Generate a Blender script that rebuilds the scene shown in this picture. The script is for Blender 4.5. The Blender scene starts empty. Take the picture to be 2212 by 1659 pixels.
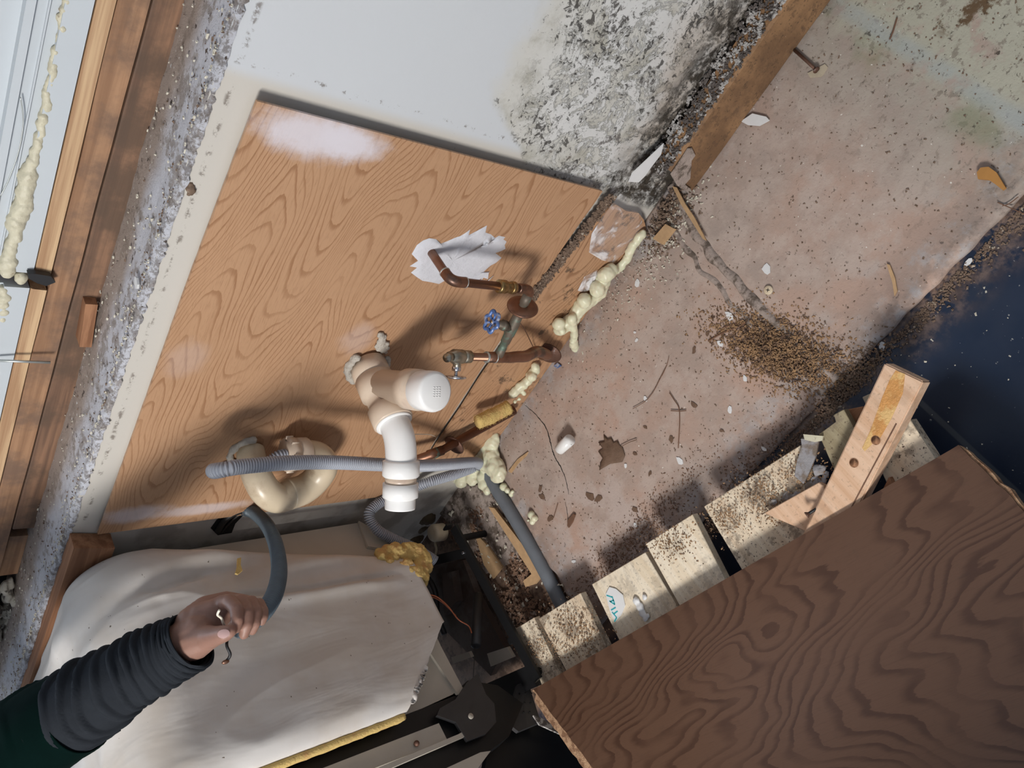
import bpy, bmesh, math, random
from mathutils import Vector as V, Matrix, noise
random.seed(7)
C = bpy.context.scene.collection
SC = bpy.context.scene
PI = math.pi

# ---------------------------------------------------------------- camera, world, light
F = 1683.0
DN = V((1709.4, -22.0, F)).normalized()
MX = V((-1625.7, 2369.8, F)); MX = (MX - DN * MX.dot(DN)).normalized()
ZC = -DN; XC = -MX; YC = ZC.cross(XC)            # world axes written in camera axes (right, down, forward)
CAM = V((0.40, -0.93, 1.36))
def w(v): return V((XC.dot(v), YC.dot(v), ZC.dot(v)))
cd = bpy.data.cameras.new('camera'); cam = bpy.data.objects.new('camera', cd); C.objects.link(cam)
r_, u_, f_ = w(V((1, 0, 0))), w(V((0, -1, 0))), w(V((0, 0, 1)))
m = Matrix(((r_.x, u_.x, -f_.x, CAM.x), (r_.y, u_.y, -f_.y, CAM.y), (r_.z, u_.z, -f_.z, CAM.z), (0, 0, 0, 1)))
cam.matrix_world = m
cd.sensor_width = 36.0; cd.lens = F / 2212 * 36.0; cd.clip_start = 0.02; cd.clip_end = 50
SC.camera = cam
def ray(px, py): return w(V((px - 1106, py - 829.5, F)))
def P(px, py, ax='y', val=0.0):
    """the point of the plane x/y/z = val that the photograph shows at this pixel"""
    i = 'xyz'.index(ax); r = ray(px, py); t = (val - CAM[i]) / r[i]; return CAM + r * t
def D(px, py, d): return CAM + ray(px, py) * (d / F)

wd = bpy.data.worlds.new('world'); SC.world = wd; wd.use_nodes = True
wd.node_tree.nodes['Background'].inputs[0].default_value = (0.72, 0.82, 1.0, 1)
wd.node_tree.nodes['Background'].inputs[1].default_value = 0.40
def area(name, loc, target, sx, sy, power, col):
    l = bpy.data.lights.new(name, 'AREA'); l.shape = 'RECTANGLE'; l.size = sx; l.size_y = sy; l.energy = power; l.color = col
    o = bpy.data.objects.new(name, l); C.objects.link(o); o.location = loc
    o.rotation_euler = (V(target) - V(loc)).to_track_quat('-Z', 'Y').to_euler(); return o
area('daylight_from_room_window', (-0.85, -2.55, 2.35), (-0.35, -0.1, 0.35), 0.75, 0.75, 95, (1.0, 0.97, 0.93))
area('daylight_from_wall_window', (-1.5, 1.5, 2.3), (-0.4, 0.1, 0.95), 1.6, 1.0, 36, (0.72, 0.84, 1.0))
SC.view_settings.view_transform = 'Standard'; SC.view_settings.look = 'None'
SC.view_settings.gamma = 1; SC.view_settings.use_curve_mapping = False
SC.view_settings.exposure = 0.45

# ---------------------------------------------------------------- node helpers
class NT:
    def __init__(s, name):
        s.m = bpy.data.materials.new(name); s.m.use_nodes = True; s.t = s.m.node_tree
        s.b = s.t.nodes['Principled BSDF']; s.co = None
    def n(s, typ, **k):
        x = s.t.nodes.new(typ)
        for a, b in k.items(): setattr(x, a, b)
        return x
    def put(s, sock, v):
        if isinstance(v, (int, float)): sock.default_value = v
        elif isinstance(v, tuple): sock.default_value = v if len(v) == len(sock.default_value) else tuple(v) + (1,)
        else: s.t.links.new(v, sock)
    def obj(s):
        if s.co is None: s.co = s.n('ShaderNodeTexCoord').outputs['Object']
        return s.co
    def xyz(s):
        x = s.n('ShaderNodeSeparateXYZ'); s.put(x.inputs[0], s.obj()); return x.outputs
    def mt(s, op, a, b=None, c=None, clamp=False):
        x = s.n('ShaderNodeMath', operation=op, use_clamp=clamp); s.put(x.inputs[0], a)
        if b is not None: s.put(x.inputs[1], b)
        if c is not None: s.put(x.inputs[2], c)
        return x.outputs[0]
    def comb(s, a, b, c):
        x = s.n('ShaderNodeCombineXYZ')
        for i, v in enumerate((a, b, c)): s.put(x.inputs[i], v)
        return x.outputs[0]
    def scale(s, sx, sy, sz, vec=None):
        x = s.n('ShaderNodeVectorMath', operation='MULTIPLY'); s.put(x.inputs[0], vec or s.obj()); x.inputs[1].default_value = (sx, sy, sz); return x.outputs[0]
    def add(s, a, off):
        x = s.n('ShaderNodeVectorMath', operation='ADD'); s.put(x.inputs[0], a); s.put(x.inputs[1], off); return x.outputs[0]
    def noise(s, sc, det=4, rough=.55, vec=None, dist=0, col=False):
        x = s.n('ShaderNodeTexNoise'); s.put(x.inputs['Vector'], vec or s.obj()); x.inputs['Scale'].default_value = sc
        x.inputs['Detail'].default_value = det; x.inputs['Roughness'].default_value = rough; x.inputs['Distortion'].default_value = dist
        return x.outputs['Color' if col else 'Fac']
    def voro(s, sc, feat='F1', vec=None, out='Distance'):
        x = s.n('ShaderNodeTexVoronoi', feature=feat); s.put(x.inputs['Vector'], vec or s.obj()); x.inputs['Scale'].default_value = sc; return x.outputs[out]
    def ss(s, v, a, b, lo=0., hi=1.):
        x = s.n('ShaderNodeMapRange', interpolation_type='SMOOTHSTEP'); s.put(x.inputs[0], v)
        s.put(x.inputs[1], float(a)); s.put(x.inputs[2], float(b)); s.put(x.inputs[3], lo); s.put(x.inputs[4], hi); return x.outputs[0]
    def mix(s, f, a, b, mode='MIX'):
        x = s.n('ShaderNodeMix', data_type='RGBA', blend_type=mode); s.put(x.inputs[0], f); s.put(x.inputs[6], a); s.put(x.inputs[7], b); return x.outputs[2]
    def bump(s, h, st=.3, d=.002):
        x = s.n('ShaderNodeBump'); x.inputs['Strength'].default_value = st; x.inputs['Distance'].default_value = d
        s.put(x.inputs['Height'], h); s.put(s.b.inputs['Normal'], x.outputs[0])
    def out(s, col, rough=.6, metal=0., spec=.5, **k):
        s.put(s.b.inputs['Base Color'], col); s.put(s.b.inputs['Roughness'], rough); s.put(s.b.inputs['Metallic'], metal)
        s.b.inputs['Specular IOR Level'].default_value = spec
        for a, v in k.items(): s.put(s.b.inputs[a.replace('_', ' ')], v)
        return s.m
def plain(name, c, rough=.55, metal=0., var=.15, sc=25, bump=.0, spec=.5, c2=None, thr=(.45, .6), **k):
    t = NT(name); a = tuple(c) + (1,) if len(c) == 3 else c
    dk = tuple(x * (1 - var) for x in c)
    col = t.mix(t.noise(sc, 6), dk, tuple(min(1, x * (1 + var * .6)) for x in c))
    if c2: col = t.mix(t.ss(t.noise(sc * .7, 6, .65, vec=t.add(t.obj(), (3.1, 1.7, .4))), *thr), col, c2)
    if bump: t.bump(t.noise(sc * 4, 5), bump)
    return t.out(col, rough, metal, spec, **k)

M = {}
# light oak veneer: flame arches lying along x on the wall, v across them
def oak(name, base, dark, u, v, a=24., A=2.6, per=.15, smudge=None, fine=1.0, slant=0.0, dirt=0.0, warp=1.4, band=(.62, .9)):
    t = NT(name); o = t.xyz(); U, W = o[u], o[v]
    W = t.mt('ADD', W, t.mt('MULTIPLY', U, slant))
    st = [2.2, 2.2, 2.2]; st[v] = 6.5; st3 = [14, 14, 14]; st3[v] = 70
    n1 = t.noise(1., 2, .5, vec=t.scale(*st)); n2 = t.noise(9, 3, .5); n3 = t.noise(1., 3, .6, vec=t.scale(*st3))
    Wd = t.mt('ADD', W, t.mt('MULTIPLY', t.mt('SUBTRACT', n1, .5), per * .9))
    c = t.mt('COSINE', t.mt('MULTIPLY', Wd, 2 * PI / per))
    ph = t.mt('MULTIPLY', U, a); ph = t.mt('SUBTRACT', ph, t.mt('MULTIPLY', c, A))
    ph = t.mt('ADD', ph, t.mt('MULTIPLY', n1, warp)); ph = t.mt('ADD', ph, t.mt('MULTIPLY', n3, .55))
    fr = t.mt('FRACT', ph); line = t.mt('MULTIPLY', t.ss(fr, band[0], band[1]), t.ss(fr, .95, 1.0, 1., 0.))
    sv = [8, 8, 8]; sv[v] = 330; sv[u] = 9
    g = t.noise(1., 4, .6, vec=t.scale(*sv)); sv2 = [5, 5, 5]; sv2[v] = 900; sv2[u] = 45
    por = t.ss(t.noise(1., 2, .5, vec=t.scale(*sv2)), .56, .7)
    col = t.mix(t.noise(2.4, 2), tuple(x * .93 for x in base), tuple(x * 1.06 for x in base))
    col = t.mix(t.mt('MULTIPLY', line, t.ss(n2, .3, .62, .25, .85)), col, dark)
    col = t.mix(t.mt('MULTIPLY', t.ss(g, .5, .75), .45 * fine), col, dark)
    col = t.mix(t.mt('MULTIPLY', por, .4 * fine), col, tuple(x * .8 for x in dark))
    if smudge:
        for (cx, cz, rx, rz, s) in smudge:
            dx = t.mt('DIVIDE', t.mt('SUBTRACT', o[0], cx), rx); dz = t.mt('DIVIDE', t.mt('SUBTRACT', o[2], cz), rz)
            d = t.mt('SQRT', t.mt('ADD', t.mt('MULTIPLY', dx, dx), t.mt('MULTIPLY', dz, dz)))
            d = t.mt('ADD', d, t.mt('MULTIPLY', t.mt('SUBTRACT', t.noise(22, 7, .7), .5), 1.0))
            col = t.mix(t.mt('MULTIPLY', t.ss(d, .35, 1.05, 1., 0.), s), col, (.66, .62, .66, 1))
    if dirt:
        col = t.mix(t.mt('MULTIPLY', t.ss(t.noise(35, 6, .7), .56, .66), dirt), col, (.05, .035, .025, 1))
    t.bump(por, .12, .0006)
    return t.out(col, .42, 0, .35)
a1 = P(660, 275); a2 = P(750, 292); a3 = P(290, 1100); a4 = P(430, 1090); a5 = P(400, 765)
M['oak'] = oak('oak_veneer', (.465, .275, .158), (.30, .15, .074), 0, 2, slant=.14, a=21., A=4.4, per=.20, band=(.66, .9),
               smudge=[(a1.x, a1.z, .045, .10, .9), (a2.x, a2.z, .035, .075, .95), (a3.x, a3.z, .03, .08, .6), (a4.x, a4.z, .02, .14, .5), (a5.x, a5.z, .05, .04, .15), (-.40, .56, .05, .04, .2)])
M['oak_low'] = oak('oak_veneer_worn', (.47, .275, .155), (.26, .13, .065), 0, 2, a=14, A=2.6, per=.2, slant=.2, dirt=.75)
M['oak_big'] = oak('brown_oak_veneer', (.118, .062, .038), (.060, .028, .017), 0, 1, a=19, A=3.6, per=.50, fine=.5, dirt=.12, warp=2.2, band=(.45, .85))
M['chip'] = plain('particle_board', (.55, .34, .2), .9, var=.5, sc=90, bump=.8, c2=(.25, .13, .07, 1))

def m_wall():
    t = NT('painted_drywall_mould'); x, y, z = t.xyz()
    n = t.noise(5, 5, .6); nn = t.noise(16, 5, .65)
    zz = t.mt('ADD', z, t.mt('MULTIPLY', t.mt('SUBTRACT', n, .5), .16))
    zz = t.mt('SUBTRACT', zz, t.mt('MULTIPLY', t.ss(x, .12, -.02), -.16))
    mk = t.ss(zz, .57, .53); mk = t.mt('MULTIPLY', mk, t.ss(x, -.03, .0))
    core = t.mt('MULTIPLY', t.ss(zz, .55, .38), t.ss(x, -.03, .0))
    low = t.mt('MULTIPLY', t.ss(zz, .33, .0), t.ss(x, -.03, .0))
    white = t.mix(t.noise(1.5, 2), (.55, .57, .60), (.60, .62, .63))
    edge = t.mt('MULTIPLY', t.ss(z, .905, .925), .6)
    cream = t.mt('MULTIPLY', t.ss(x, .03, .01), 1.)
    white = t.mix(cream, white, (.56, .53, .48, 1))
    col = t.mix(mk, white, t.mix(t.ss(nn, .3, .55), (.40, .385, .33), (.58, .57, .53)))
    flake = t.ss(t.noise(15, 9, .78, dist=.4), .46, .51)
    col = t.mix(t.mt('MULTIPLY', core, t.mt('MULTIPLY', flake, .85)), col, (.64, .64, .63, 1))
    brown = t.mt('MULTIPLY', low, t.ss(t.noise(6, 7, .7, vec=t.add(t.obj(), (5, 2, 1))), .44, .56))
    col = t.mix(t.mt('MULTIPLY', brown, .7), col, (.31, .24, .19, 1))
    # mould spots: fine black specks gathered by a broad noise
    cl = t.noise(6, 5, .65, vec=t.add(t.obj(), (1.3, 4, 2.2)))
    th = t.mt('SUBTRACT', .815, t.mt('MULTIPLY', t.mt('ADD', t.mt('MULTIPLY', cl, .50), t.mt('MULTIPLY', low, .06)), 1.))
    sp = t.mt('SUBTRACT', t.noise(75, 7, .75, dist=.6), th)
    spots = t.mt('MULTIPLY', t.ss(sp, 0., .035), mk)
    blot = t.mt('MULTIPLY', t.ss(t.noise(17, 8, .78, vec=t.add(t.obj(), (9, 1, 7))), .555, .60), core)
    col = t.mix(t.mt('MULTIPLY', blot, .8), col, (.075, .062, .055, 1))
    beig = t.mt('MULTIPLY', t.ss(t.mt('ADD', z, t.mt('MULTIPLY', n, .3)), .42, .30), t.ss(t.noise(4.5, 5, .6, vec=t.add(t.obj(), (8, 8, 8))), .48, .58)); beig = t.mt('MULTIPLY', beig, t.mt('MULTIPLY', mk, t.ss(z, .08, .14)))
    col = t.mix(t.mt('MULTIPLY', beig, .7), col, (.47, .40, .33, 1))
    col = t.mix(t.mt('MULTIPLY', spots, .9), col, (.06, .055, .05, 1))
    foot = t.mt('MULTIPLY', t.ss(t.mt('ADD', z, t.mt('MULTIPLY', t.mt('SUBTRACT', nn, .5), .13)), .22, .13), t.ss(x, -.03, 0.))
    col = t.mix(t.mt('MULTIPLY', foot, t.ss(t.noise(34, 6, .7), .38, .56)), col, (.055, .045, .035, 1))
    # tape line beside the panel, rim under the ledge, stray specks
    tape = t.mt('MULTIPLY', t.ss(t.mt('ABSOLUTE', t.mt('SUBTRACT', x, .035)), .006, .001), t.ss(t.noise(60, 6, .7), .55, .62))
    rim = t.mt('MULTIPLY', t.ss(t.mt('ABSOLUTE', t.mt('SUBTRACT', z, .922)), .006, .001), t.ss(t.noise(45, 6, .75), .52, .6))
    stray = t.mt('MULTIPLY', t.ss(t.noise(120, 2, .5), .74, .77), t.ss(t.noise(6, 3), .5, .62))
    st2 = t.mt('MAXIMUM', t.mt('MAXIMUM', tape, rim), stray)
    col = t.mix(t.mt('MULTIPLY', st2, .7), col, (.12, .09, .07, 1))
    dark = t.mt('MULTIPLY', t.ss(x, -.905, -.93), t.ss(t.noise(12, 5), .45, .6))
    col = t.mix(t.mt('MULTIPLY', dark, .5), col, (.22, .18, .15, 1))
    h = t.mt('ADD', t.mt('MULTIPLY', flake, core), t.mt('MULTIPLY', t.noise(90, 4), .12))
    t.bump(h, .7, .0022)
    return t.out(col, .62, 0, .3)
M['wall'] = m_wall()

def m_slab():
    t = NT('dusty_concrete'); x, y, z = t.xyz()
    n1 = t.noise(3.5, 5, .6); n2 = t.noise(14, 6, .65, vec=t.add(t.obj(), (2, 7, 0))); n3 = t.noise(80, 5, .7)
    col = t.mix(t.ss(n1, .35, .65), (.45, .31, .245), (.36, .29, .25))
    col = t.mix(t.ss(n2, .42, .62, 0., .8), col, (.47, .38, .33, 1))
    far = t.ss(x, .22, .5); col = t.mix(t.mt('MULTIPLY', far, t.ss(n2, .35, .6, .2, .8)), col, (.31, .295, .245, 1))  # grey-green far end, darkened in the colour to stand in for light falloff
    wh = t.mt('MULTIPLY', t.ss(t.mt('ADD', x, t.mt('MULTIPLY', n2, .15)), .49, .55), t.ss(n2, .38, .5)); col = t.mix(wh, col, (.40, .385, .31, 1))
    # pale scuffed area left of the middle, dark dust along the front and left rims
    pal = t.mt('MULTIPLY', t.mt('MULTIPLY', t.ss(x, -.44, -.54), t.ss(y, -.2, -.3)), t.ss(n2, .42, .6)); col = t.mix(t.mt('MULTIPLY', pal, .8), col, (.47, .38, .34, 1))
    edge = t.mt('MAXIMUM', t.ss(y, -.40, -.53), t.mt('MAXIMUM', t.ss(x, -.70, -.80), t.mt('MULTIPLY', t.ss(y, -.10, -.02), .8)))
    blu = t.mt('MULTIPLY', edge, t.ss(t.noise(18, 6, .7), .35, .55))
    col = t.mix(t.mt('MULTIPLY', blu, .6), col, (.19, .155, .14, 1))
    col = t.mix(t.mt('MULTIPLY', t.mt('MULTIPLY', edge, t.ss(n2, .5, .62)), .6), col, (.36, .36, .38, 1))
    bl = t.mt('MULTIPLY', t.ss(t.noise(42, 5, .7, vec=t.add(t.obj(), (6, 2, 1))), .57, .63), t.ss(t.mt('ADD', x, t.mt('MULTIPLY', t.noise(5, 3), .5)), .42, .75)); col = t.mix(t.mt('MULTIPLY', bl, .6), col, (.15, .12, .095, 1))
    jt = t.mt('MULTIPLY', t.ss(t.mt('ABSOLUTE', t.mt('SUBTRACT', x, .462)), .022, .004), t.ss(n2, .3, .6)); col = t.mix(t.mt('MULTIPLY', jt, .65), col, (.33, .36, .36, 1))
    rs = t.mt('MULTIPLY', t.ss(x, .49, .52), t.ss(t.noise(13, 6, .7, vec=t.add(t.obj(), (1, 9, 1))), .55, .62)); col = t.mix(rs, col, (.12, .075, .04, 1))
    gn = t.mt('MULTIPLY', t.ss(t.mt('ABSOLUTE', t.mt('SUBTRACT', x, .43)), .05, .0), t.ss(t.noise(9, 5), .5, .65)); col = t.mix(t.mt('MULTIPLY', gn, .5), col, (.16, .19, .10, 1))
    sp = t.ss(t.noise(95, 6, .75, dist=.5), .60, .66); cl = t.ss(t.noise(5, 4, .6, vec=t.add(t.obj(), (0, 3, 5))), .42, .6, .12, 1.)
    cl = t.mt('MAXIMUM', cl, far); col = t.mix(t.mt('MULTIPLY', t.mt('MULTIPLY', sp, cl), .9), col, (.05, .038, .03, 1))
    sp2 = t.mt('MULTIPLY', t.ss(t.noise(38, 5, .7), .62, .68), t.mt('MAXIMUM', far, t.ss(n1, .5, .65))); col = t.mix(t.mt('MULTIPLY', sp2, .7), col, (.10, .085, .065, 1))
    w2 = t.ss(t.noise(150, 2, .5, vec=t.add(t.obj(), (3, 3, 3))), .73, .755); col = t.mix(w2, col, (.7, .67, .62, 1))
    t.bump(t.mt('ADD', n3, t.mt('MULTIPLY', sp, .6)), .5, .002)
    return t.out(col, .7, 0, .3)
M['slab'] = m_slab()
M['ridge'] = plain('old_mortar', (.38, .31, .27), .85, var=.5, sc=60, bump=.8, c2=(.12, .09, .07, 1))
def m_blue():
    t = NT('dark_blue_floor'); x, y, z = t.xyz()
    n = t.noise(4, 4, .6); col = t.mix(n, (.004, .010, .027), (.009, .021, .05))
    sp = t.ss(t.noise(120, 3, .6), .70, .74); col = t.mix(sp, col, (.25, .25, .25, 1))
    left = t.ss(x, -.55, -.85); rim = t.mt('MULTIPLY', t.ss(y, -.62, -.53), t.ss(t.noise(25, 6, .7), .4, .56))
    n2 = t.noise(30, 6, .7); dirt = t.mix(t.ss(n2, .4, .6), (.10, .06, .04), (.27, .18, .13))
    col = t.mix(t.mt('MAXIMUM', t.mt('MULTIPLY', t.mt('MULTIPLY', left, t.ss(y, -.585, -.55)), .97), t.mt('MULTIPLY', rim, .85)), col, dirt)
    seam = t.ss(t.mt('ABSOLUTE', t.mt('SUBTRACT', x, .06)), .006, .003); seam = t.mt('MULTIPLY', seam, t.ss(y, -.6, -.66))
    col = t.mix(t.mt('MULTIPLY', seam, .6), col, (.08, .09, .1, 1))
    t.bump(t.noise(60, 5), .15, .002)
    return t.out(col, t.ss(t.noise(9, 5), .3, .7, .3, .55), 0, .5)
M['blue'] = m_blue()

def lumber(name, base, dark, u, rough=.7, stain=None, specks=0., sc=1.):
    """sawn wood, grain along object axis u"""
    t = NT(name); s1 = [60 * sc] * 3; s1[u] = 2.2; s2 = [260 * sc] * 3; s2[u] = 7
    g = t.noise(1., 4, .6, vec=t.scale(*s1), dist=.4); g2 = t.noise(1., 3, .6, vec=t.scale(*s2))
    col = t.mix(t.ss(g, .35, .68), base, dark); col = t.mix(t.mt('MULTIPLY', t.ss(g2, .5, .75), .4), col, dark)
    if stain: col = t.mix(t.mt('MULTIPLY', t.ss(t.noise(7, 6, .65), .42, .6), .85), col, stain)
    if specks:
        col = t.mix(t.mt('MULTIPLY', t.ss(t.noise(24, 7, .72), .5, .62), specks * .7), col, (.16, .12, .09, 1))
        col = t.mix(t.mt('MULTIPLY', t.ss(t.noise(150, 4, .7), .58, .64), specks), col, (.08, .05, .035, 1))
    t.bump(g2, .3, .001); return t.out(col, rough, 0, .3)
M['plate_dark'] = lumber('old_dark_stud', (.27, .15, .09), (.13, .075, .05), 0, stain=(.10, .065, .045, 1))
M['plate_brown'] = lumber('old_brown_stud', (.40, .23, .13), (.25, .135, .075), 0, stain=(.16, .10, .07, 1))
M['pine_strip'] = lumber('pine_batten', (.58, .40, .235), (.36, .21, .115), 0, sc=1.6)
M['wood_red'] = lumber('reddish_board', (.36, .18, .095), (.20, .09, .045), 0)
def m_cleat():
    t = NT('stained_cleat'); n = t.noise(9, 6, .65); col = t.mix(t.ss(n, .38, .64), (.30, .17, .085), (.17, .095, .05))
    col = t.mix(t.ss(t.noise(60, 6, .75), .52, .62, 0., .7), col, (.12, .07, .04, 1)); col = t.mix(t.ss(t.noise(170, 4, .7), .60, .66, 0., .8), col, (.06, .04, .025, 1)); col = t.mix(t.ss(t.noise(200, 2, .5), .74, .77), col, (.55, .45, .36, 1))
    t.bump(t.noise(110, 6, .7), .6, .002); return t.out(col, .7, 0, .3)
M['cleat'] = m_cleat()
M['lum'] = lumber('pine_offcut', (.80, .71, .57), (.70, .58, .42), 1, specks=.45)
M['lum2'] = lumber('pine_offcut_dirty', (.76, .66, .51), (.62, .49, .35), 1, specks=1.)
M['lum3'] = lumber('grey_green_offcut', (.36, .31, .20), (.25, .2, .12), 1, specks=.7)
M['beam'] = lumber('pale_pine_beam', (.72, .50, .35), (.60, .37, .23), 1, specks=.25)
M['ledge'] = None
def m_ledge():
    t = NT('worn_white_ledge'); x, y, z = t.xyz()
    n = t.noise(30, 6, .7); g = t.ss(t.mt('ADD', y, t.mt('MULTIPLY', t.mt('SUBTRACT', t.noise(8, 4), .5), .07)), .045, .10)
    col = t.mix(g, (.70, .71, .77), (.42, .34, .29)); col = t.mix(t.mt('MULTIPLY', t.ss(n, .5, .6), .7), col, (.26, .21, .17, 1))
    col = t.mix(t.ss(t.noise(100, 4, .6), .64, .68), col, (.75, .74, .72, 1)); col = t.mix(t.ss(t.noise(70, 4, .7, vec=t.add(t.obj(), (2, 2, 2))), .62, .66), col, (.08, .06, .05, 1))
    rim = t.mt('MULTIPLY', t.ss(y, .022, .0), t.ss(t.noise(55, 6, .8), .46, .56)); col = t.mix(t.mt('MULTIPLY', rim, .7), col, (.16, .13, .11, 1))
    t.bump(t.noise(90, 8, .8), 1., .004); return t.out(col, t.ss(y, .03, .10, .25, .6), 0, .6)
M['ledge'] = m_ledge()
M['white'] = plain('white_painted_board', (.52, .56, .59), .5, var=.05, sc=6)
M['foam'] = plain('cream_expanding_foam', (.72, .69, .50), .38, var=.12, sc=40, bump=.15, c2=(.5, .42, .28, 1), thr=(.62, .72), Subsurface_Weight=.15)
M['foam_old'] = plain('yellowed_foam', (.60, .56, .42), .5, var=.25, sc=60, bump=.4, c2=(.3, .22, .14, 1), thr=(.6, .7))
M['pvc'] = plain('white_plastic', (.86, .85, .83), .28, var=.04, sc=14, c2=(.62, .50, .34, 1), thr=(.66, .8))
M['pvc_old'] = plain('stained_cream_plastic', (.66, .53, .41), .34, var=.12, sc=12, c2=(.50, .38, .30, 1), thr=(.5, .68))
M['pvc_old2'] = plain('yellowed_plastic_trap', (.64, .53, .38), .33, var=.15, sc=14, c2=(.46, .35, .24, 1), thr=(.55, .7))
M['copper'] = plain('tarnished_copper', (.27, .135, .085), .40, .75, var=.4, sc=30, c2=(.11, .07, .055, 1), thr=(.5, .66))
M['verdigris'] = plain('green_tarnished_brass', (.16, .13, .10), .55, .4, var=.4, sc=60, c2=(.13, .18, .14, 1), thr=(.5, .62))
M['brass'] = plain('old_brass', (.38, .25, .11), .35, .95, var=.35, sc=50)
M['brassgrey'] = plain('grey_chromed_brass', (.42, .38, .30), .33, .9, var=.2, sc=50)
M['chrome'] = plain('chrome', (.75, .76, .80), .18, 1., var=.15, sc=60)
M['solder'] = plain('solder', (.55, .58, .56), .4, .8, var=.3, sc=90)
M['bluepaint'] = plain('worn_blue_enamel', (.10, .19, .45), .4, .2, var=.4, sc=90, c2=(.42, .44, .52, 1), thr=(.52, .62))
M['rust'] = plain('rusty_steel', (.16, .085, .06), .6, .6, var=.4, sc=70, bump=.4, c2=(.30, .26, .25, 1), thr=(.58, .66))
M['hose'] = plain('grey_corrugated_plastic', (.36, .38, .43), .42, var=.06, sc=20)
M['flex'] = plain('blue_grey_flexible_conduit', (.10, .13, .155), .38, .25, var=.25, sc=30)
M['pipegrey'] = plain('grey_plastic_conduit', (.15, .165, .185), .5, var=.2, sc=40, bump=.2)
M['putty'] = plain('white_putty', (.66, .66, .70), .45, var=.12, sc=30, bump=.6)
M['putty_old'] = plain('grey_cracked_putty', (.50, .46, .40), .7, var=.35, sc=70, bump=.9)
M['blanket'] = None
def m_blanket():
    t = NT('white_wrinkled_insulation_jacket'); n = t.noise(5, 4, .6); col = t.mix(t.ss(n, .4, .7), (.66, .63, .60), (.58, .52, .46))
    col = t.mix(t.ss(t.noise(90, 2), .74, .77), col, (.12, .09, .06, 1))
    wr = t.noise(1., 3, .45, vec=t.scale(7, 16, 5), dist=.5); t.bump(t.mt('ADD', wr, t.mt('MULTIPLY', t.noise(60, 4), .04)), .35, .012)
    return t.out(col, .5, 0, .4)
M['blanket'] = m_blanket()
M['beige'] = plain('beige_enamelled_steel', (.50, .45, .38), .5, var=.12, sc=20)
M['wool'] = plain('yellow_glass_wool', (.66, .47, .17), .95, var=.25, sc=50, bump=1., c2=(.58, .33, .13, 1), thr=(.5, .7))
M['black'] = plain('black_enamel', (.012, .012, .013), .45, .3, var=.3, sc=30)
M['darkgrey'] = plain('dark_grey_steel', (.06, .058, .06), .5, .5, var=.3, sc=30)
M['tray'] = plain('dark_brown_sheet', (.07, .045, .035), .6, var=.3, sc=12, c2=(.11, .09, .08, 1))
M['wire_red'] = plain('orange_copper_wire', (.42, .12, .05), .4, .3)
M['wire_white'] = plain('white_wire', (.75, .70, .58), .5)
M['wire_black'] = plain('black_wire', (.015, .015, .017), .5)
M['skin'] = None
def m_skin():
    t = NT('brown_skin'); n = t.noise(30, 5, .6); col = t.mix(n, (.19, .10, .072), (.33, .185, .14)); t.bump(t.noise(250, 4, .6), .25, .0006)
    return t.out(col, .48, 0, .4, Subsurface_Weight=.08)
M['skin'] = m_skin()
M['nail'] = plain('nail', (.55, .36, .34), .3, var=.05)
def cloth(name, c, sc=1.):
    t = NT(name); n = t.noise(40, 5, .6); col = t.mix(n, tuple(x * .75 for x in c), tuple(x * 1.25 for x in c)); t.bump(t.noise(600 * sc, 2), .3, .0006); return t.out(col, .95, 0, .04)
M['greycloth'] = cloth('grey_jersey', (.021, .024, .029)); M['greencloth'] = cloth('dark_green_jersey', (.0012, .007, .006)); M['jeans'] = cloth('dark_trousers', (.015, .017, .025))
M['hair'] = cloth('black_hair', (.01, .008, .007)); M['shoe'] = plain('shoe', (.02, .02, .02), .5)
M['saw'] = plain('sawdust', (.38, .23, .12), .9, var=.6, sc=120, c2=(.12, .07, .045, 1))
M['grit'] = plain('dark_grit', (.20, .135, .095), .9, var=.6, sc=120, c2=(.45, .38, .3, 1), thr=(.6, .64))
M['rubble_grey'] = plain('grey_rubble', (.12, .10, .09), .9, var=.6, sc=70, c2=(.42, .40, .38, 1), thr=(.5, .56))
M['rubble_white'] = plain('crumbled_mortar', (.46, .42, .35), .9, var=.4, sc=40, bump=1., c2=(.08, .065, .055, 1), thr=(.5, .58))
M['paint_old'] = plain('cream_old_paint', (.60, .52, .42), .6, var=.15, sc=10)
M['rubble_brown'] = plain('brown_rubble', (.24, .14, .09), .9, var=.6, sc=60, c2=(.40, .32, .26, 1), thr=(.56, .62))
M['grit_light'] = plain('pale_crumbs', (.62, .58, .48), .8, var=.4, sc=120)
M['paint'] = plain('white_paint_chip', (.72, .72, .72), .5, var=.08, sc=60)
M['teal'] = plain('teal_ink', (.03, .38, .42), .5, var=.1)
M['leaf'] = plain('dry_leaf', (.16, .095, .06), .75, var=.4, sc=60, bump=.5)
M['splinter'] = plain('splinter', (.50, .32, .17), .8, var=.35, sc=80)
M['twig'] = plain('twig', (.17, .085, .05), .8, var=.4, sc=60)
M['dark'] = plain('dark_cavity', (.008, .007, .006), .9, var=.2)
M['cable'] = plain('black_cable', (.02, .018, .016), .5, var=.3)
M['lint'] = plain('grey_lint', (.30, .29, .30), .95, var=.25, sc=50, bump=.9, c2=(.18, .14, .11, 1))
M['paper'] = plain('kraft_paper', (.45, .38, .28), .8, var=.3, sc=60)
M['resin'] = plain('amber_glue', (.62, .30, .09), .3, var=.35, sc=60, bump=.9, c2=(.70, .45, .18, 1))
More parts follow.
